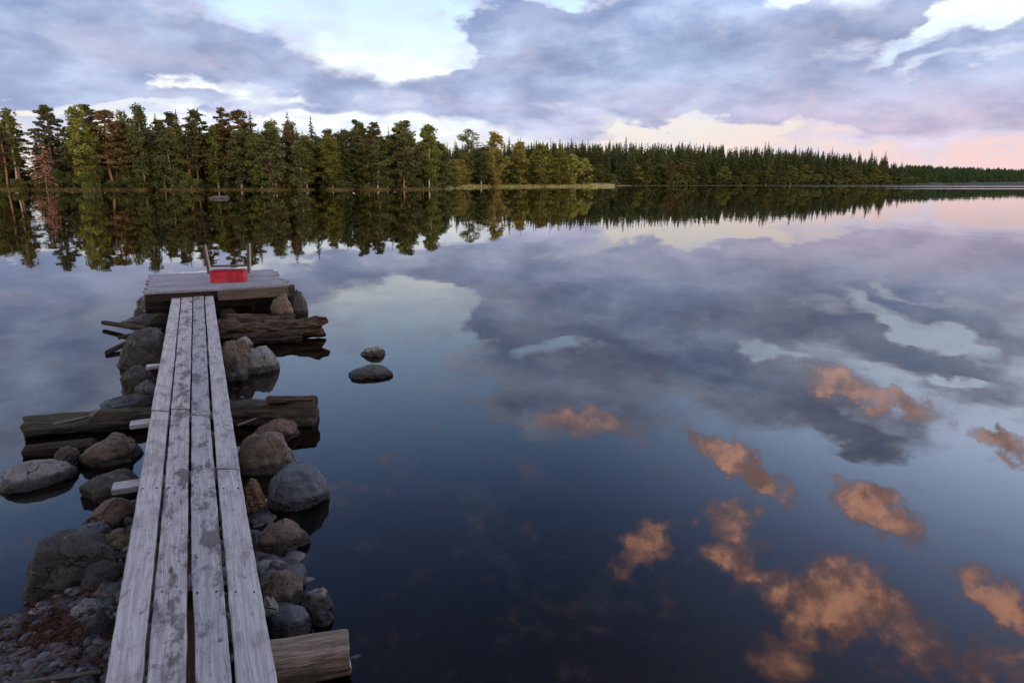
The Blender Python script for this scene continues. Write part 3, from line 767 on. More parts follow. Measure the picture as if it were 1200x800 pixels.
V_, F_ = join(parts)
tag(link('forest', mesh_np('forest', V_, F_, M_leaf['spruce'])), 'dark mass of conifers deep behind the far forest edge', 'forest', kind='stuff')
parts = []
HV, HF = [], []
hillx = np.linspace(1010, 2000, 40)
rows = [(0, -.5), (10, 1), (120, 6), (330, 14), (600, 17)]
for px_ in hillx:
    d0 = 700+min(1, max(0, (px_-1050)/150))*350
    for dd, z in rows:
        k = min(1, (px_-1005)/60)
        p = far(px_, d0+dd, 0); HV.append((p.x, p.y, z*k if z > 0 else z))
for i in range(len(hillx)-1):
    for j in range(len(rows)-1):
        a = i*len(rows)+j; HF.append((a, a+len(rows), a+len(rows)+1, a+1))
tag(link('hill', mesh_np('hill', HV, HF, M_hill)), kind='structure')
for i in range(2600):
    px_ = 1020+r.uniform(0, 1)**1.3*620; dd = r.uniform(2, 560)**1.0
    d0 = 700+min(1, max(0, (px_-1050)/150))*350
    z = np.interp(dd, [q[0] for q in rows], [q[1] for q in rows])*min(1, (px_-1005)/60)
    p = far(px_, d0+dd, 0); ht = r.uniform(9, 16)*(1-.25*(dd < 60)) 
    v, f = lows[i % 4]; a = r.uniform(0, 6.28); k = r.uniform(26, 46)
    vv = np.stack([(v[:,0]*math.cos(a)-v[:,1]*math.sin(a))*k, (v[:,0]*math.sin(a)+v[:,1]*math.cos(a))*k, v[:,2]*ht], 1)+[p.x, p.y, z]
    parts.append((vv, f))
V_, F_ = join(parts)
tag(link('distant_forest', mesh_np('distant_forest', V_, F_, M_leaf['far'])), 'low green distant wood on the ridge at the right edge', 'forest', kind='stuff')

# reeds on the spit and along the left shore
def blades(pts, hts, wd, r, lean=.25):
    n_ = len(pts); a = r.uniform(0, 6.28, n_)
    wx = np.stack([np.cos(a)*wd, np.sin(a)*wd, np.zeros(n_)], 1)
    tip = pts+np.stack([r.normal(0, lean, n_)*hts, r.normal(0, lean, n_)*hts, hts], 1)
    V_ = np.stack([pts-wx, pts+wx, tip], 1).reshape(-1, 3); return V_, np.arange(n_*3).reshape(n_, 3)
M_reed = leaf_mat('dry_reeds', (.34,.34,.15), (.44,.42,.20), .3, .03)
pts, hts = [], []
for i in range(14000):
    px_ = 536+r.random()**.9*184; dq = r.uniform(-2.5, 9); d = shore_d(min(px_, 716))+dq
    p = far(px_, d); pts.append((p.x, p.y, min(.5, max(0, dq*.12)))); hts.append(r.uniform(.5, 1.25)*(1 if px_ < 700 else .6))
tag(link('reeds', mesh_np('reeds', *blades(np.array(pts), np.array(hts), .06, r), M_reed)), 'pale yellow-green strip of reeds along the spit under the yellow birches', 'reeds', kind='stuff')
M_reed2 = leaf_mat('shore_grass', (.11,.095,.04), (.19,.14,.065), .3, .05)
pts, hts = [], []
for i in range(9000):
    px_ = -60+r.random()*580; d = shore_d(px_)+r.uniform(-.8, 2.5)
    p = far(px_, d); pts.append((p.x, p.y, 0)); hts.append(r.uniform(.2, .8))
tag(link('shore_grass', mesh_np('shore_grass', *blades(np.array(pts), np.array(hts), .05, r), M_reed2)), 'brownish grass fringe along the water under the left treeline', 'grass', kind='stuff')

# ------------------------------------------------------------------ near things
def plank_mesh(name, a0, b0, a1, b1, z, th, mat, seg=.05, rough=.0022, seed=0, cut=None):
    """a/b left/right edge; 0 near end, 1 far end (world xy).  Returned in local axes: Y along."""
    a0, b0, a1, b1 = (Vector((p[0], p[1])) for p in (a0, b0, a1, b1))
    c0 = (a0+b0)/2; c1 = (a1+b1)/2; L = (c1-c0).length; ang = math.atan2(c1.y-c0.y, c1.x-c0.x)-math.pi/2
    org = (c0+c1)/2
    ca_, sa_ = math.cos(-ang), math.sin(-ang)
    loc = lambda p: Vector((ca_*(p.x-org.x)-sa_*(p.y-org.y), sa_*(p.x-org.x)+ca_*(p.y-org.y)))
    la0, lb0, la1, lb1 = map(loc, (a0, b0, a1, b1))
    ny = max(2, int(L/seg)); 
    prof = [(0,-1,-1), (0,-1,-.12), (.035,-1,0), (.3,0,0), (.5,0,0), (.7,0,0), (.965,1,0), (1,1,-.12), (1,1,-1)]
    V_, F_ = [], []
    e1, e2 = random.Random(seed).uniform(-.012, .012), random.Random(seed+1).uniform(-.012, .012)
    for i in range(ny+1):
        t = i/ny; A = la0.lerp(la1, t); B = lb0.lerp(lb1, t)
        if cut and t < cut[0]:
            q_ = (cut[0]-t)/cut[0]; A = A+(B-A).normalized()*cut[1]*(min(1, q_*4)*(.75+.25*q_)+.06*noise.noise((t*40, 1, 2)))
        for (u, sd_, w_) in prof:
            uu = u
            p = A.lerp(B, uu)
            wob = (noise.noise((seed*7.1, t*L*5, sd_*3))*.6+noise.noise((seed*3.3, t*L*23, sd_*5))*.4)*rough*1.6*sd_
            endj = 0
            if i == 0: endj = e1*(u-.5)+noise.noise((u*9, seed, 1))*.004
            if i == ny: endj = e2*(u-.5)+noise.noise((u*9, seed, 2))*.004
            zz_ = w_*th + (noise.noise((p.x*9, t*L*3, seed*1.7))*rough if w_ > -.5 else 0)
            zz_ += -abs(u-.5)*.0 + .004*math.sin(t*L*2+seed)
            V_.append((p.x+wob, p.y+endj, zz_))
    k = len(prof)
    for i in range(ny):
        for j in range(k):
            jn = (j+1) % k
            F_.append((i*k+j, i*k+jn, (i+1)*k+jn, (i+1)*k+j))
    F_.append(tuple(range(k))[::-1]); F_.append(tuple(ny*k+j for j in range(k)))
    me = mesh_np(name, V_, [f[::-1] for f in F_], mat)
    return me, (org.x, org.y, z), (0, 0, ang)

ZB = .33
E350 = [200.5, 212, 226, 239.5, 251]; E483 = [175.5, 199, 223, 247, 270.5]; E800 = [120, 168.5, 220, 274, 328]
def lerp(a, b, t): return a+(b-a)*t
def edge_far(k, y): return lerp(E350[k], E483[k], (y-350)/133)
def edge_near(k, y): return lerp(E483[k], E800[k], (y-483)/317)
bw = bpy.data.objects.new('boardwalk', None); C.objects.link(bw); c_ = at(224, 560, 0); bw.location = c_
tag(bw, 'narrow grey weathered plank walkway of four boards side by side leading out to the platform', 'boardwalk')
def child(name, me, loc, rot, parent):
    o = link(name, me, parent, Vector(loc)-parent.location, rot); return o
jy = [481, 479, 486, 548]
for k in range(4):
    yj = jy[k]
    # far plank
    g0 = .45 if k else 0; g1 = .45 if k < 3 else 0
    xl = lambda y: edge_far(k, y) if y <= 483 else edge_near(k, y)
    xr = lambda y: edge_far(k+1, y) if y <= 483 else edge_near(k+1, y)
    G = .006
    yt = 346
    a1 = at(edge_far(k, yt), yt, ZB); b1 = at(edge_far(k+1, yt), yt, ZB)
    a0 = at(xl(yj), yj, ZB); b0 = at(xr(yj), yj, ZB)
    ux = Vector((.914, .405, 0))
    mat = M_plank if k in (0, 3) else M_plank_stained
    me, lo, ro = plank_mesh('plank', a0+ux*G, b0-ux*G, a1+ux*G, b1-ux*G, ZB, .035, mat, seed=k+1)
    child('plank', me, lo, ro, bw)
    # near plank, reaching back under the photographer
    a1 = at(xl(yj)+.3, yj+1.4, ZB); b1 = at(xr(yj)-.3, yj+1.4, ZB)
    a8 = at(edge_near(k, 800), 800, ZB); b8 = at(edge_near(k+1, 800), 800, ZB)
    cutk = None
    ext = 1.25
    a0 = a8+(a8-a1).normalized()*ext; b0 = b8+(b8-b1).normalized()*ext
    G = .0065
    if k == 2:
        cp_ = at(222, 660, ZB); cutk = ((cp_-a0).length/(a1-a0).length, .020)
    me, lo, ro = plank_mesh('plank', a0+ux*G, b0-ux*G, a1+ux*G, b1-ux*G, ZB-(.006 if k == 3 else 0), .035, mat, seed=k+11, rough=.003, cut=cutk)
    child('plank', me, lo, ro, bw)
def box_mesh(name, sx_, sy_, sz_, mat, bev=.004, seed=0, jit=.0):
    import bmesh
    bm = bmesh.new(); bmesh.ops.create_cube(bm, size=1)
    bmesh.ops.scale(bm, vec=(sx_, sy_, sz_), verts=bm.verts)
    bmesh.ops.bevel(bm, geom=bm.edges[:], offset=bev, segments=2, affect='EDGES')
    me = bpy.data.meshes.new(name); bm.to_mesh(me); bm.free(); me.materials.append(mat); return me
walkdir = (at(228, 360, ZB)-at(223, 700, ZB)).normalized(); WA = math.atan2(walkdir.y, walkdir.x)-math.pi/2
ux = Vector((math.cos(WA), math.sin(WA), 0)); uy = walkdir
# crosspieces nailed below the planks, some sticking out on the left
for (pxl, pyl, lw) in [(171, 428, .10), (152, 495, .11), (131, 569, .11), (160, 690, .09)]:
    L = {428: .50, 495: .51, 569: .53, 690: .40}[pyl]
    p = at(pxl, pyl, ZB-.037)+ux*(L/2)
    me = box_mesh('crosspiece', lw, L, .03, M_plank)
    child('crosspiece', me, (p.x, p.y, ZB-.0375-.018), (0, 0, WA-math.pi/2), bw)
# support blocks (short posts) under the crosspieces
for (px_, py_) in [(222, 428), (222, 500), (222, 575), (215, 700)]:
    p = at(px_, py_, ZB-.1)
    bot = ghs(p.x, p.y)-.05
    me = box_mesh('support_post', .16, .12, ZB-.072-bot, M_darkwood)
    child('support_post', me, (p.x, p.y, (ZB-.072+bot)/2), (0, 0, WA), bw)

for (xa, ya, xb, yb) in [(222, 655, 224, 860)]:
    pa_, pb_ = at(xa, ya, ZB-.13), at(xb, yb, ZB-.13)
    me = box_mesh('stringer', .10, (pa_-pb_).length, .05, M_brownboard)
    m_ = (pa_+pb_)/2; child('stringer', me, (m_.x, m_.y, ZB-.14), (0, 0, WA), bw)
# nail heads
def nails(y, z):
    parts = []
    for k in range(4):
        for f in (.25, .75):
            xl_ = edge_near(k, y) if y > 483 else edge_far(k, y); xr_ = edge_near(k+1, y) if y > 483 else edge_far(k+1, y)
            p = at(lerp(xl_, xr_, f), y, z); parts.append(p)
    return parts
Vn = [(.0042*math.cos(a*.785), .0042*math.sin(a*.785), z_) for z_ in (-.004, 0) for a in range(8)]+[(0, 0, .0012)]
Fn = [(a, (a+1) % 8, 8+(a+1) % 8, 8+a) for a in range(8)]+[(8+a, 8+(a+1) % 8, 16) for a in range(8)]
nail_me = mesh_np('nail', Vn, Fn, M_nail)
for y in (497, 571, 692, 430):
    for p in nails(y, ZB+.0025):
        link('nail', nail_me, bw, p+Vector((noise.noise(p*90)*.008, noise.noise(p*70)*.012, 0))-bw.location)

# ---- platform
ZP = .43
pf = bpy.data.objects.new('jetty_platform', None); C.objects.link(pf)
FL = at(169, 343, ZP); FR = at(337, 333, ZP)
pux = (FR-FL).normalized(); W = (FR-FL).length
puy = Vector((-pux.y, pux.x, 0)); PA = math.atan2(pux.y, pux.x)
DEP = 1.95
pf.location = (FL+FR)/2+puy*DEP/2; pf.location.z = 0
tag(pf, 'grey wooden platform on logs at the end of the walkway, with two upright ladder rails', 'platform')
nP = 13; wP = DEP/nP
for i in range(nP):
    c0 = FL+puy*(wP*(i+.5)); tj = (.03*math.sin(i*2.3), .03*math.cos(i*3.1))
    a_ = c0-pux*tj[0]; b_ = a_+pux*(W+tj[1])
    hw = wP/2-.004
    me, lo, ro = plank_mesh('deck_plank', (a_+puy*hw), (a_-puy*hw), (b_+puy*hw), (b_-puy*hw), ZP, .032, M_deck, seg=.1, seed=40+i)
    child('deck_plank', me, lo, ro, pf)
def pbox(name, x0, x1, y0, y1, z0, z1, mat, bev=.006):
    me = box_mesh(name, x1-x0, y1-y0, z1-z0, mat, bev)
    c = FL+pux*((x0+x1)/2)+puy*((y0+y1)/2)
    return child(name, me, (c.x, c.y, (z0+z1)/2), (0, 0, PA), pf)
# fascia board on the right half of the front edge
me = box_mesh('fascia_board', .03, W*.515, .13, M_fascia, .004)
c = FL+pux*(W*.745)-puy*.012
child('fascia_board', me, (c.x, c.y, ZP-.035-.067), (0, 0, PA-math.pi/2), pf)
me = box_mesh('fascia_board', .03, W*.49, .10, M_darkwood, .004)  # recessed near-black strip standing in for the shade under the left half
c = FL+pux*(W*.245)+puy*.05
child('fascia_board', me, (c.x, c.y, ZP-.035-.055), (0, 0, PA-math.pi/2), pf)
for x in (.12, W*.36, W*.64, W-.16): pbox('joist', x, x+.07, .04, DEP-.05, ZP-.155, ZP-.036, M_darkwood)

def log_mesh(name, L, r0, r1, mat, endmat=None, seed=0, rough=.12, seg=48, sides=40, flat=1.0, bend=.03):
    V_, F_ = [], []
    rr = random.Random(seed)
    for i in range(seg+1):
        t = i/seg; x = (t-.5)*L
        r_ = lerp(r0, r1, t)
        cy = bend*math.sin(t*3+seed)*L*.3; cz = bend*math.cos(t*2.2+seed)*L*.2
        for k in range(sides):
            a = 2*math.pi*k/sides
            q = 1+rough*(noise.noise((x*2.2+seed, math.cos(a)*1.4, math.sin(a)*1.4+seed*3))+.5*noise.noise((x*8+seed, math.cos(a)*4, math.sin(a)*4))-.9*max(0, .25-abs(noise.noise((x*1.3+seed*2, math.cos(a)*3.2, math.sin(a)*3.2))))*2)
            if i in (0, seg): q *= .95
            ex = rough*1.5*noise.noise((math.cos(a)*1.5, math.sin(a)*1.5, seed+i))*r0 if i in (0, seg) else 0
            V_.append((x+ex, cy+math.cos(a)*r_*q, cz+math.sin(a)*r_*q*flat))
    for i in range(seg):
        for k in range(sides):
            F_.append((i*sides+k, (i+1)*sides+k, (i+1)*sides+(k+1) % sides, i*sides+(k+1) % sides))
    me_b = mesh_np(name, V_, F_, mat, True)
    ends = []
    for i, sgn in ((0, -1), (seg, 1)):
        ring = [V_[i*sides+k] for k in range(sides)]
        c = tuple(sum(v[j] for v in ring)/sides for j in range(3))
        inner = [tuple(lerp(c[j], v[j], .5) for j in range(3)) for v in ring]
        vv = ring+inner+[(c[0]-sgn*.004, c[1], c[2])]
        ff = []
        for k in range(sides):
            kn = (k+1) % sides
            q1 = (k, kn, sides+kn, sides+k); q2 = (sides+k, sides+kn, 2*sides)
            ff += [q1[::-1], q2[::-1]] if sgn < 0 else [q1, q2]
        ends.append(mesh_np('cut_end', vv, ff, endmat or mat))
    return me_b, ends
def log(name, pA, pB, r0, r1, mat, label, cat='log', endmat=None, seed=0, rough=.12, flat=1.0, parent=None, bend=.03, group=None):
    pA, pB = Vector(pA), Vector(pB); L = (pB-pA).length; mid = (pA+pB)/2
    me, ends = log_mesh('bark', L, r0, r1, mat, endmat, seed, rough, flat=flat, bend=bend)
    rot = (pB-pA).to_track_quat('X', 'Z').to_euler()
    if parent:
        o = link(name, me, parent, mid-parent.location, rot)
        for e in ends: link('cut_end', e, o)
        return o
    root = bpy.data.objects.new(name, None); C.objects.link(root); root.location = mid; root.rotation_euler = rot
    link('bark', me, root)
    for e in ends: link('cut_end', e, root)
    tag(root, label, cat, group); return root
# crib logs carrying the platform
def PL(x, y, z): return FL+pux*x+puy*y+Vector((0, 0, z-ZP))
for i, (y, z, r_) in enumerate([(.30, .19, .085), (1.0, .19, .09), (1.7, .19, .085)]):
    log('support_log', PL(-.02, y, z), PL(W+.22, y, z), r_, r_*.95, M_log_dark, None, parent=pf, seed=20+i, bend=.005)
for i, (x, z) in enumerate([(.15, .02), (W*.55, .02), (W-.1, .02)]):
    log('support_log', PL(x, -.05, z), PL(x, DEP+.05, z), .11, .10, M_log_dark, None, parent=pf, seed=30+i, bend=.005)
# ladder at the outer edge
lad = bpy.data.objects.new('ladder', None); C.objects.link(lad); lad.parent = pf
for (bx_, by_, tx_, ty_) in ((245, 321, 238.5, 287), (291.5, 320, 290.5, 285)):
    b = at(bx_, by_, ZP); dist = b.y; 
    zt = ztop(ty_, dist); tp_ = far(tx_, dist, zt)
    sgn = 1
    L = (tp_-b).length
    for off, mt, wx_, nm in ((.0, M_postdark, .034, 'rail'), (.024, M_metal, .014, 'rail_edge')):  # dark rail with a pale strip along its right side
        me = box_mesh(nm, wx_, .035 if nm == 'rail' else .04, L+.5, mt, .004)
        mid = (b+tp_)/2-(tp_-b).normalized()*.25+Vector((off, 0, 0))
        o = link(nm, me, lad, mid-pf.location, ((tp_-b).to_track_quat('Z', 'Y')).to_euler())
la, lb_ = at(245, 321, ZP), at(291.5, 320, ZP)
for k, zz_ in enumerate((.12, -.12, -.36)):
    mid = (la+lb_)/2+Vector((0, .03, 0)); me = box_mesh('rung', (lb_-la).length-.05, .05, .03, M_fascia)
    link('rung', me, lad, Vector((mid.x, mid.y, ZP+zz_))-pf.location, (0, 0, math.atan2(lb_.y-la.y, lb_.x-la.x)))
# red tub standing in front of the ladder
def tub():
    pA_, pB_ = at(246, 332, ZP), at(287, 331, ZP)
    wA = (pB_-pA_).length; ang = math.atan2(pB_.y-pA_.y, pB_.x-pA_.x)
    d_ = .26; h = .165
    outer_b = outer_t = [(-.5, -.5), (.5, -.5), (.5, .5), (-.5, .5)]
    import bmesh
    V_ = []
    def ringv(pts, z, s=1.0, n_=6, rc=.12):
        out = []
        for i in range(4):
            p = np.array(pts[i])*[wA, d_]*s; q0 = np.array(pts[i-1])*[wA, d_]*s; q1 = np.array(pts[(i+1) % 4])*[wA, d_]*s
            r_ = .035
            a = p+unit(q0-p)*r_; b = p+unit(q1-p)*r_
            for t in np.linspace(0, 1, n_): 
                c = (1-t)**2*a+2*t*(1-t)*p+t*t*b; out.append((c[0], c[1], z))
        return out
    rings = [ringv(outer_b, 0, .97), ringv(outer_b, .012), ringv(outer_t, h-.02), ringv(outer_t, h-.018, 1.0), ringv(outer_t, h, 1.0), ringv(outer_t, h, .96), ringv(outer_b, .02, .955)]
    k = len(rings[0]); 
    for q in rings: V_ += q
    F_ = []
    for i in range(len(rings)-1):
        for j in range(k): F_.append((i*k+j, i*k+(j+1) % k, (i+1)*k+(j+1) % k, (i+1)*k+j))
    F_.append(tuple(range(k))[::-1]); F_.append(tuple((len(rings)-1)*k+j for j in range(k)))
    mid = (pA_+pB_)/2+Vector((-math.sin(ang), math.cos(ang), 0))*d_/2
    o = link('plastic_box', mesh_np('plastic_box', V_, F_, M_red), None, (mid.x, mid.y, ZP+.004), (0, 0, ang))
    rr_ = [ringv(outer_t, h-.012, 1.012), ringv(outer_t, h+.004, 1.014), ringv(outer_t, h+.004, .975), ringv(outer_t, h-.012, .955)]
    RV = sum(rr_, []); RF = [(i*k+j, i*k+(j+1) % k, (i+1)*k+(j+1) % k, (i+1)*k+j) for i in range(3) for j in range(k)]
    link('rim', mesh_np('rim', RV, RF, M_redin), o)
    tag(o, 'low red rectangular box standing on the platform in front of the ladder rails', 'box')
tub()

# ---- rocks
def rock_mesh(a, b, c, seed, ang=.5, sub=5):
    import bmesh
    bm = bmesh.new(); bmesh.ops.create_icosphere(bm, subdivisions=sub, radius=1)
    rr = random.Random(seed); ang = ang*1.25+.1
    planes = []
    for i in range(int(9+ang*7)):
        n_ = Vector((rr.gauss(0, 1), rr.gauss(0, 1), rr.gauss(0, 1))).normalized(); planes.append((n_, rr.uniform(.72, 1.0)))
    off = Vector((rr.uniform(0, 50), rr.uniform(0, 50), rr.uniform(0, 50)))
    for v in bm.verts:
        d = v.co.normalized(); r_ = 1.08
        q = 1.0
        for n_, k in planes:
            dt = d.dot(n_)
            if dt > .25: q = min(q, k/dt) if ang > .45 else q-(max(0, dt*q-k))*.6
        r_ = lerp(1.0, q, min(1, .35+ang*.7))
        r_ *= 1+.13*noise.fractal(d*1.7+off, 1, 2, 4)-.07*abs(noise.noise(d*3.2+off))-.05*abs(noise.noise(d*7+off))
        v.co = d*r_
    # smooth creases slightly
    bmesh.ops.smooth_vert(bm, verts=bm.verts, factor=.5, use_axis_x=True, use_axis_y=True, use_axis_z=True)
    for v in bm.verts:
        d = v.co.normalized(); v.co *= 1+.02*noise.fractal(d*11+off, .8, 2, 3)
    mx = [max(abs(v.co[i]) for v in bm.verts) for i in range(3)]
    for v in bm.verts: v.co = Vector((v.co.x*a/mx[0], v.co.y*b/mx[1], v.co.z*c/mx[2]))
    me = bpy.data.meshes.new('stone'); bm.to_mesh(me); bm.free()
    me.polygons.foreach_set('use_smooth', [True]*len(me.polygons)); return me
def rock(x0, y0, x1, y1, mat, label, z=0.0, tilt=0, yaw=0, ang=.5, depth=.8, seed=None, roll=0, group='stones along the walkway'):
    """px box of the visible stone; y1 is where it meets the water/ground of height z"""
    xc = (x0+x1)/2; f = at(xc, y1, z); dep = math.hypot(f.x, f.y); rayl = (f-Vector((0,0,HC))).length
    dcam = (f-Vector((0,0,HC))).dot(Vector((0, CT, -ST)))
    wd = (x1-x0)/F*dcam; a = wd/2
    b = a*depth
    sn = (HC-z)/rayl; cs = math.sqrt(1-sn*sn)
    hpx = (y1-y0)/F*dcam*1.0        # metres perpendicular to the view
    tot = hpx
    b = min(b, tot/sn*.46)
    k = tot-b*sn
    c2 = k*k-(b*sn)**2
    c = math.sqrt(max(c2, (.12*a)**2))/cs
    view = Vector((f.x, f.y, 0)).normalized()
    cen = f+view*b
    seed = seed if seed is not None else int(x0*3+y0)
    me = rock_mesh(a*1.04, b*1.08, c*1.04, seed, ang); me.materials.append(M_rock[mat])
    o = link('rock', me, None, (cen.x, cen.y, z-.0*c), (R(roll), R(tilt), math.atan2(view.y, view.x)-math.pi/2+R(yaw)))
    tag(o, label, 'rock', group); return o
rock(0, 534, 86, 573, 'pale', 'smooth pale grey oval rock in the water at the left edge', ang=.35, depth=.7, tilt=-6)
rock(66, 523, 95, 546, 'moss', 'small pale stone between the oval rock and the dark log', ang=.5)
rock(98, 508, 168, 545, 'brown', 'reddish-brown wet rock against the left side of the walkway, below the mossy log', .0, ang=.6)
rock(118, 463, 178, 482, 'dark', 'dark wet stone behind the mossy log on the left', ang=.5)
rock(100, 545, 166, 586, 'moss', 'flat-topped dark stone under the third crosspiece, left of the walkway', ang=.8, depth=.9)
rock(104, 583, 165, 622, 'rust', 'rusty brown stone close against the walkway above the slate-blue stone', .01, ang=.7)
rock(94, 611, 131, 632, 'blue', 'small slate-blue stone between the big boulder and the walkway', .03, ang=.3)
rock(118, 622, 160, 652, 'brown', 'brown stone tucked under the walkway edge, right of the slate-blue stone', .03, ang=.6)
rock(34, 621, 138, 712, 'dark', 'biggest boulder, dark grey with a lying ridge, left of the walkway at the near shore', -.04, ang=1.0, depth=.95, tilt=10, roll=-6, seed=77)
rock(96, 655, 150, 690, 'dark', 'dark stone wedged between the biggest boulder and the walkway', .04, ang=.6)
rock(86, 700, 122, 730, 'pale', 'light stone in the dark gravel just right of the reddish debris', .06, ang=.6)
rock(104, 718, 138, 760, 'dark', 'black rounded stone in the gravel beside the walkway edge, nearest the photographer', .07, ang=.5)
rock(138, 384, 200, 432, 'dark', 'dark humped rock left of the far walkway, below the sticks', ang=.45, depth=.7, tilt=8)
rock(139, 427, 188, 463, 'dark', 'dark rock left of the far walkway, lowest of the far pair', ang=.45, depth=.7)
rock(158, 445, 190, 466, 'grey', 'small grey stone tucked by the walkway, in front of the lowest far dark rock', ang=.6)
rock(160, 344, 198, 370, 'grey', 'grey boulder under the left corner of the platform', ang=.4)
rock(146, 366, 200, 381, 'dark', 'low black rock in the water below the left platform corner', ang=.5)
# right side
rock(318, 342, 346, 372, 'brown', 'upright brown boulder under the right corner of the platform', ang=.45)
rock(338, 340, 361, 368, 'dark', 'dark boulder at the outer right corner under the platform', ang=.45)
rock(256, 398, 300, 440, 'brown', 'brown angular rock right of the far walkway, beside the rounded tan one', ang=.8)
rock(284, 402, 328, 437, 'pale', 'rounded tan rock at the water below the driftwood heap', ang=.4, seed=5)
rock(262, 418, 292, 447, 'dark', 'dark low stone in front of the angular brown rock', ang=.6)
rock(278, 394, 296, 406, 'pale', 'tiny pale stone caught under the driftwood heap', .05, ang=.5)
rock(296, 491, 356, 516, 'rust', 'pinkish pointed rock lying against the right-hand log', .03, ang=.85, tilt=10)
rock(280, 506, 349, 556, 'brown', 'dark-sided brown rock with a pale slanting top, left of the big blue-grey boulder', ang=.85, tilt=12, yaw=-20, seed=12)
rock(314, 541, 386, 598, 'blue', 'big round blue-grey boulder with orange-brown specks, right of the walkway', ang=.25, depth=.75, seed=41)
rock(283, 560, 314, 612, 'rust', 'small red-brown stone between the walkway and the big blue-grey boulder', -.02, ang=.6)
rock(294, 608, 366, 652, 'brown', 'round brown boulder directly below the big blue-grey one', ang=.35, depth=.8, seed=9)
rock(298, 652, 351, 674, 'pale', 'flat tan stone lying below the round brown boulder', .03, ang=.4, depth=1.0, tilt=8)
rock(302, 669, 358, 712, 'brown', 'brown-pink rounded stone in the near heap right of the walkway', .02, ang=.35, seed=33)
rock(306, 700, 328, 726, 'pale', 'small pale egg-shaped stone pressed against the walkway edge', .04, ang=.3)
rock(352, 690, 391, 722, 'pale', 'light grey angular stone at the outer edge of the near heap', -.01, ang=.7)
rock(318, 711, 366, 745, 'grey', 'round grey stone just above the sawn log', .02, ang=.3)
rock(364, 714, 392, 736, 'grey', 'little grey stone above the end of the sawn log', -.01, ang=.6)
rock(284, 620, 306, 655, 'dark', 'dark stone half under the walkway beside the round brown boulder', .0, ang=.6)
# under the walkway
for i, (x, y, s_) in enumerate([(215, 395, 34), (212, 440, 40), (225, 470, 44), (215, 530, 50), (240, 560, 44), (205, 585, 46), (232, 615, 52), (200, 650, 60), (250, 660, 54), (215, 705, 64), (255, 735, 60), (190, 760, 60), (235, 790, 70), (245, 515, 42), (235, 410, 34)]):
    rock(x-s_/2, y-s_*.35, x+s_/2, y+s_*.35, ['dark', 'brown', 'rust'][i % 3], 'dark stone in the shadow under the walkway planks', max(-.02, ghs(*at(x, y, 0).xy)-.02), ang=.6, group='stones under the walkway')
# two stones out in the lake
rock(423, 405, 452, 418, 'pale', 'small pinkish stone in open water, the farther of the two lone stones', ang=.5, group='lone stones in the lake')
rock(409, 427, 463, 444, 'moss', 'flat oval dark stone in open water, the nearer and larger of the two lone stones', ang=.3, depth=.75, group='lone stones in the lake')
# low rock off the far shore
p = far(257, 84); me = rock_mesh(1.3, .8, .38, 9, 1.1); me.materials.append(M_rock['dark'])
tag(link('rock', me, None, (p.x, p.y, 0)), 'low flat dark rock in the water off the left treeline', 'rock')

# ---- logs and sticks
log('log', at(30, 503, .055), at(182, 488, .06), .092, .085, M_log_moss, 'thick mossy green-brown log lying in the water left of the walkway', seed=1, rough=.26, bend=.015)
log('log', at(266, 486, .075), at(371, 484, .06), .105, .125, M_log_moss, 'thick dark log jutting out right of the walkway, with a broken bark stub', seed=2, rough=.32, bend=.015)
log('bark_piece', at(314, 469, .20), at(366, 468, .185), .045, .035, M_log_brown, 'ragged brown piece of bark lying on top of the right-hand log', 'bark', seed=3, rough=.6, flat=.7)
log('log', at(30, 530, .02), at(110, 522, .03), .05, .05, M_log_dark, 'thin black wet log between the mossy log and the pale oval rock', seed=5, rough=.15)
log('stick', at(62, 497, .15), at(104, 488, .16), .012, .010, M_stick, 'pale short stick lying on top of the mossy log', 'stick', seed=6)
log('stick', at(104, 489, .16), at(115, 480, .17), .014, .010, M_stick, 'stubby pale twig end on the mossy log, right of the pale stick', 'stick', seed=7)
log('stick', at(120, 378, .06), at(172, 384, .10), .030, .035, M_log_dark, 'dark branch poking out left below the platform, the upper of two', 'stick', seed=8)
log('stick', at(125, 413, .02), at(170, 390, .10), .028, .03, M_log_dark, 'dark branch slanting down into the water left of the walkway, the lower of two', 'stick', seed=9)
log('stick', at(138, 396, .05), at(190, 386, .09), .022, .03, M_log_dark, 'short dark branch between the upper and lower branches on the left', 'stick', seed=19)
log('driftwood', at(258, 388, .10), at(376, 384, .12), .15, .12, M_log_brown, 'thickest cracked brown driftwood trunk right of the walkway below the platform', 'driftwood', seed=10, rough=.8, flat=.85)
log('driftwood', at(276, 399, .04), at(352, 396, .04), .08, .07, M_log_dark, 'dark driftwood piece lying in front of the thick cracked trunk', 'driftwood', seed=11, rough=.8, flat=.8)
log('driftwood', at(268, 374, .22), at(345, 374, .20), .06, .05, M_log_brown, 'darker driftwood piece lying on top of the thick cracked trunk', 'driftwood', seed=14, rough=.7)
log('stick', at(318, 362, .17), at(321, 352, .30), .016, .01, M_stick, 'small pale stub standing on the driftwood under the platform edge', 'stick', seed=12)
log('log', at(316, 780, .075), at(409, 763, .07), .088, .084, M_log_warm, 'short split brown log with a pale sawn end at the bottom right of the walkway', endmat=M_endgrain, seed=13, rough=.07, bend=0)
log('stick', at(278, 498, .14), at(300, 490, .16), .009, .006, M_stick, 'thin twig between the walkway and the pinkish pointed rock', 'stick', seed=15)
log('stick', at(0, 792, .10), at(42, 742, .08), .007, .005, M_stick, 'long thin bare twig lying on the gravel at the bottom left corner', 'stick', seed=16, bend=.15)
log('stick', at(28, 798, .12), at(118, 788, .13), .010, .006, M_stick, 'grey bare stick lying across the gravel at the bottom edge', 'stick', seed=17, bend=.06)
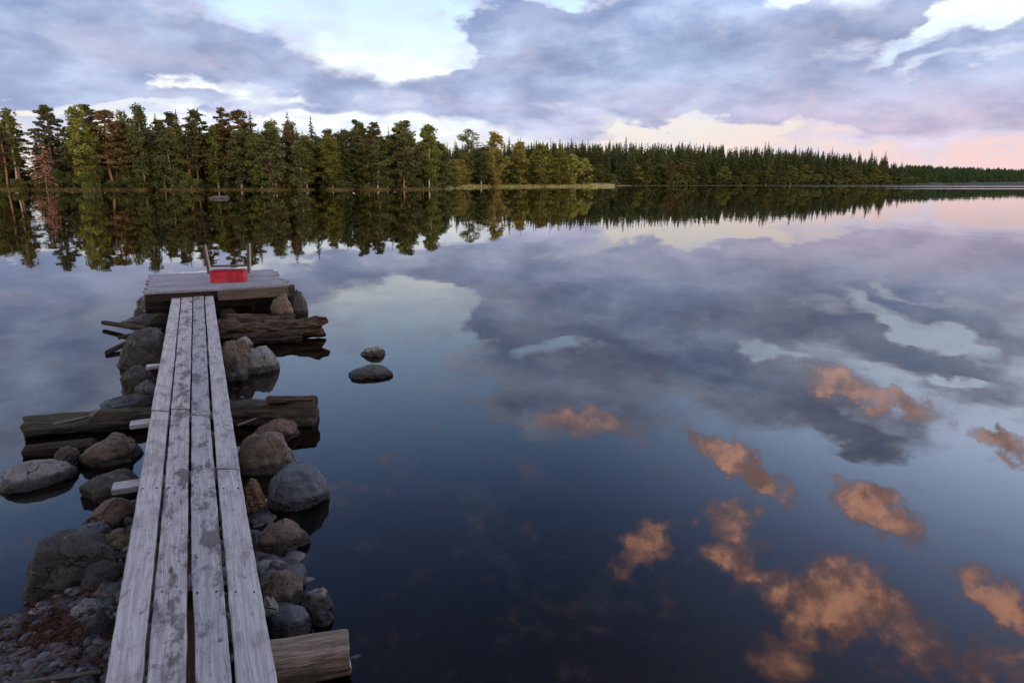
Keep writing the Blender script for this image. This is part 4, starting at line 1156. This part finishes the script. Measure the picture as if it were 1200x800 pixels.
log('stick', at(40, 770, .09), at(84, 718, .07), .006, .004, M_stick, 'reddish thin twig on the brown litter beside the biggest boulder', 'stick', seed=18, bend=.12)

# ---- gravel, litter (nobody could count them)
import bmesh
def ico(sub):
    bm = bmesh.new(); bmesh.ops.create_icosphere(bm, subdivisions=sub, radius=1)
    v = np.array([q.co[:] for q in bm.verts]); f = np.array([[x.index for x in q.verts] for q in bm.faces]); bm.free(); return v, f
IV, IF = ico(2)
def gravel(n_, region, smin, smax, seed, mats):
    r = np.random.default_rng(seed); out = []
    while len(out) < n_:
        px_, py_ = region(r); p = at(px_, py_, .03); z = ghs(p.x, p.y)
        if z < -.10: continue
        s_ = smin+(smax-smin)*r.random()**2.6
        sc_ = s_*np.array([1, r.uniform(.6, 1), r.uniform(.4, .7)])
        v = IV*(1+.16*r.normal(0, 1, (len(IV), 1)).clip(-1, 1)*.6)
        for q in range(4):
            nn = unit(r.normal(0, 1, 3)); k = r.uniform(.55, .85); d = v@nn; v = v-np.outer(np.maximum(d-k, 0), nn)
        v = v*sc_
        a, b = r.uniform(0, 6.28), r.normal(0, .25)
        ca_, sa_ = math.cos(a), math.sin(a)
        v = v@np.array([[ca_, sa_, 0], [-sa_, ca_, 0], [0, 0, 1]])@np.array([[1, 0, 0], [0, math.cos(b), math.sin(b)], [0, -math.sin(b), math.cos(b)]])
        out.append((v+[p.x, p.y, z+s_*.22+.008], IF))
    return join(out)
def gravel_mat():
    m, n, out = material('gravel_stones')
    v = n.new('ShaderNodeNewGeometry'); isl = v.outputs['Random Per Island']; pos = v.outputs['Position']
    col = n.ramp(isl, [(0, (.018,.018,.02)), (.3, (.042,.044,.05)), (.55, (.035,.028,.025)), (.75, (.075,.076,.08)), (.9, (.065,.042,.033)), (1, (.19,.185,.18))])
    q = n.noise(pos, 70, 4, .6); col = n.mix(n.step(q, .45, .7, 0, .6), col, (.03,.027,.025))
    principled(n, out, col, .5, .4, bump(n, q, .6, .006)); return m
M_gravel = gravel_mat()
def regL(r):
    while True:
        x, y = r.uniform(-60, 200), r.uniform(640, 860)
        if y > 735-(x/140)*95+r.uniform(-14, 14): return x, y
def regU(r): 
    y = r.uniform(540, 860); xl_ = lerp(150, 105, (y-540)/300); xr_ = lerp(290, 360, (y-540)/300); return r.uniform(xl_, xr_), y
gv = gravel(1500, regL, .008, .05, 1, None); gu = gravel(900, regU, .012, .06, 2, None)
def regW(r):
    while True:
        y = r.uniform(395, 800); side_ = r.random() < .5
        e = (edge_near(0, y) if y > 483 else edge_far(0, y)) if side_ else (edge_near(4, y) if y > 483 else edge_far(4, y))
        k = (y-214)/400*60
        return (e-abs(r.normal(0, 1))*k*.7+6, y) if side_ else (e+abs(r.normal(0, 1))*k*.45-6, y)
_z = -.10
def gravel2(n_):
    r = np.random.default_rng(44); out = []
    while len(out) < n_:
        px_, py_ = regW(r); p = at(px_, py_, 0); z = ghs(p.x, p.y)
        if z < -.24: continue
        s_ = .03+.08*r.random()**1.8
        if px_ < 200 and py_ > 600:
            if r.random() < .6: continue
            s_ *= .42
        v = IV*(1+.12*r.normal(0, 1, (len(IV), 1)).clip(-1, 1))
        for q in range(6):
            nn = unit(r.normal(0, 1, 3)); kk = r.uniform(.5, .85); d = v@nn; v = v-np.outer(np.maximum(d-kk, 0), nn)
        a = r.uniform(0, 6.28); ca_, sa_ = math.cos(a), math.sin(a)
        v = (v*s_*np.array([1, r.uniform(.6, 1), r.uniform(.45, .8)]))@np.array([[ca_, sa_, 0], [-sa_, ca_, 0], [0, 0, 1]])
        out.append((v+[p.x, p.y, max(z, -.09)+s_*.35], IF))
    return join(out)
tag(link('rubble', mesh_np('rubble', *gravel2(420), M_gravel, False)), 'small broken stones filling the gaps between the larger rocks along the walkway', 'rubble', kind='stuff')
tag(link('gravel', mesh_np('gravel', *join([gv, gu]), M_gravel, False)), 'dark gravel and pebbles of the near shore beside and under the walkway', 'gravel', kind='stuff')
M_litter = leaf_mat('brown_litter', (.075,.042,.028), (.14,.08,.05), .1, .03)
r = np.random.default_rng(12); pts, ax_, bx_ = [], [], []
for i in range(5200):
    x, y = (r.normal(66, 24), r.normal(752, 20)) if i % 2 else (r.uniform(-40, 150), r.uniform(650, 830))
    if y < 735-(x/140)*95-18: continue
    p = at(x, y, .04); z = ghs(p.x, p.y)
    if z < -.03: continue
    a = r.uniform(0, 6.28); L = r.uniform(.006, .028)
    pts.append((p.x, p.y, z+r.uniform(.008, .045))); d = np.array([math.cos(a), math.sin(a), r.normal(0, .35)])
    ax_.append(d*L); bx_.append(unit(np.cross(d, r.normal(0, 1, 3)))*r.uniform(.0012, .004))
tag(link('leaf_litter', mesh_np('leaf_litter', *quads(np.array(pts), np.array(ax_), np.array(bx_)), M_litter)), 'reddish-brown needles and plant litter between the gravel', 'litter', kind='stuff')
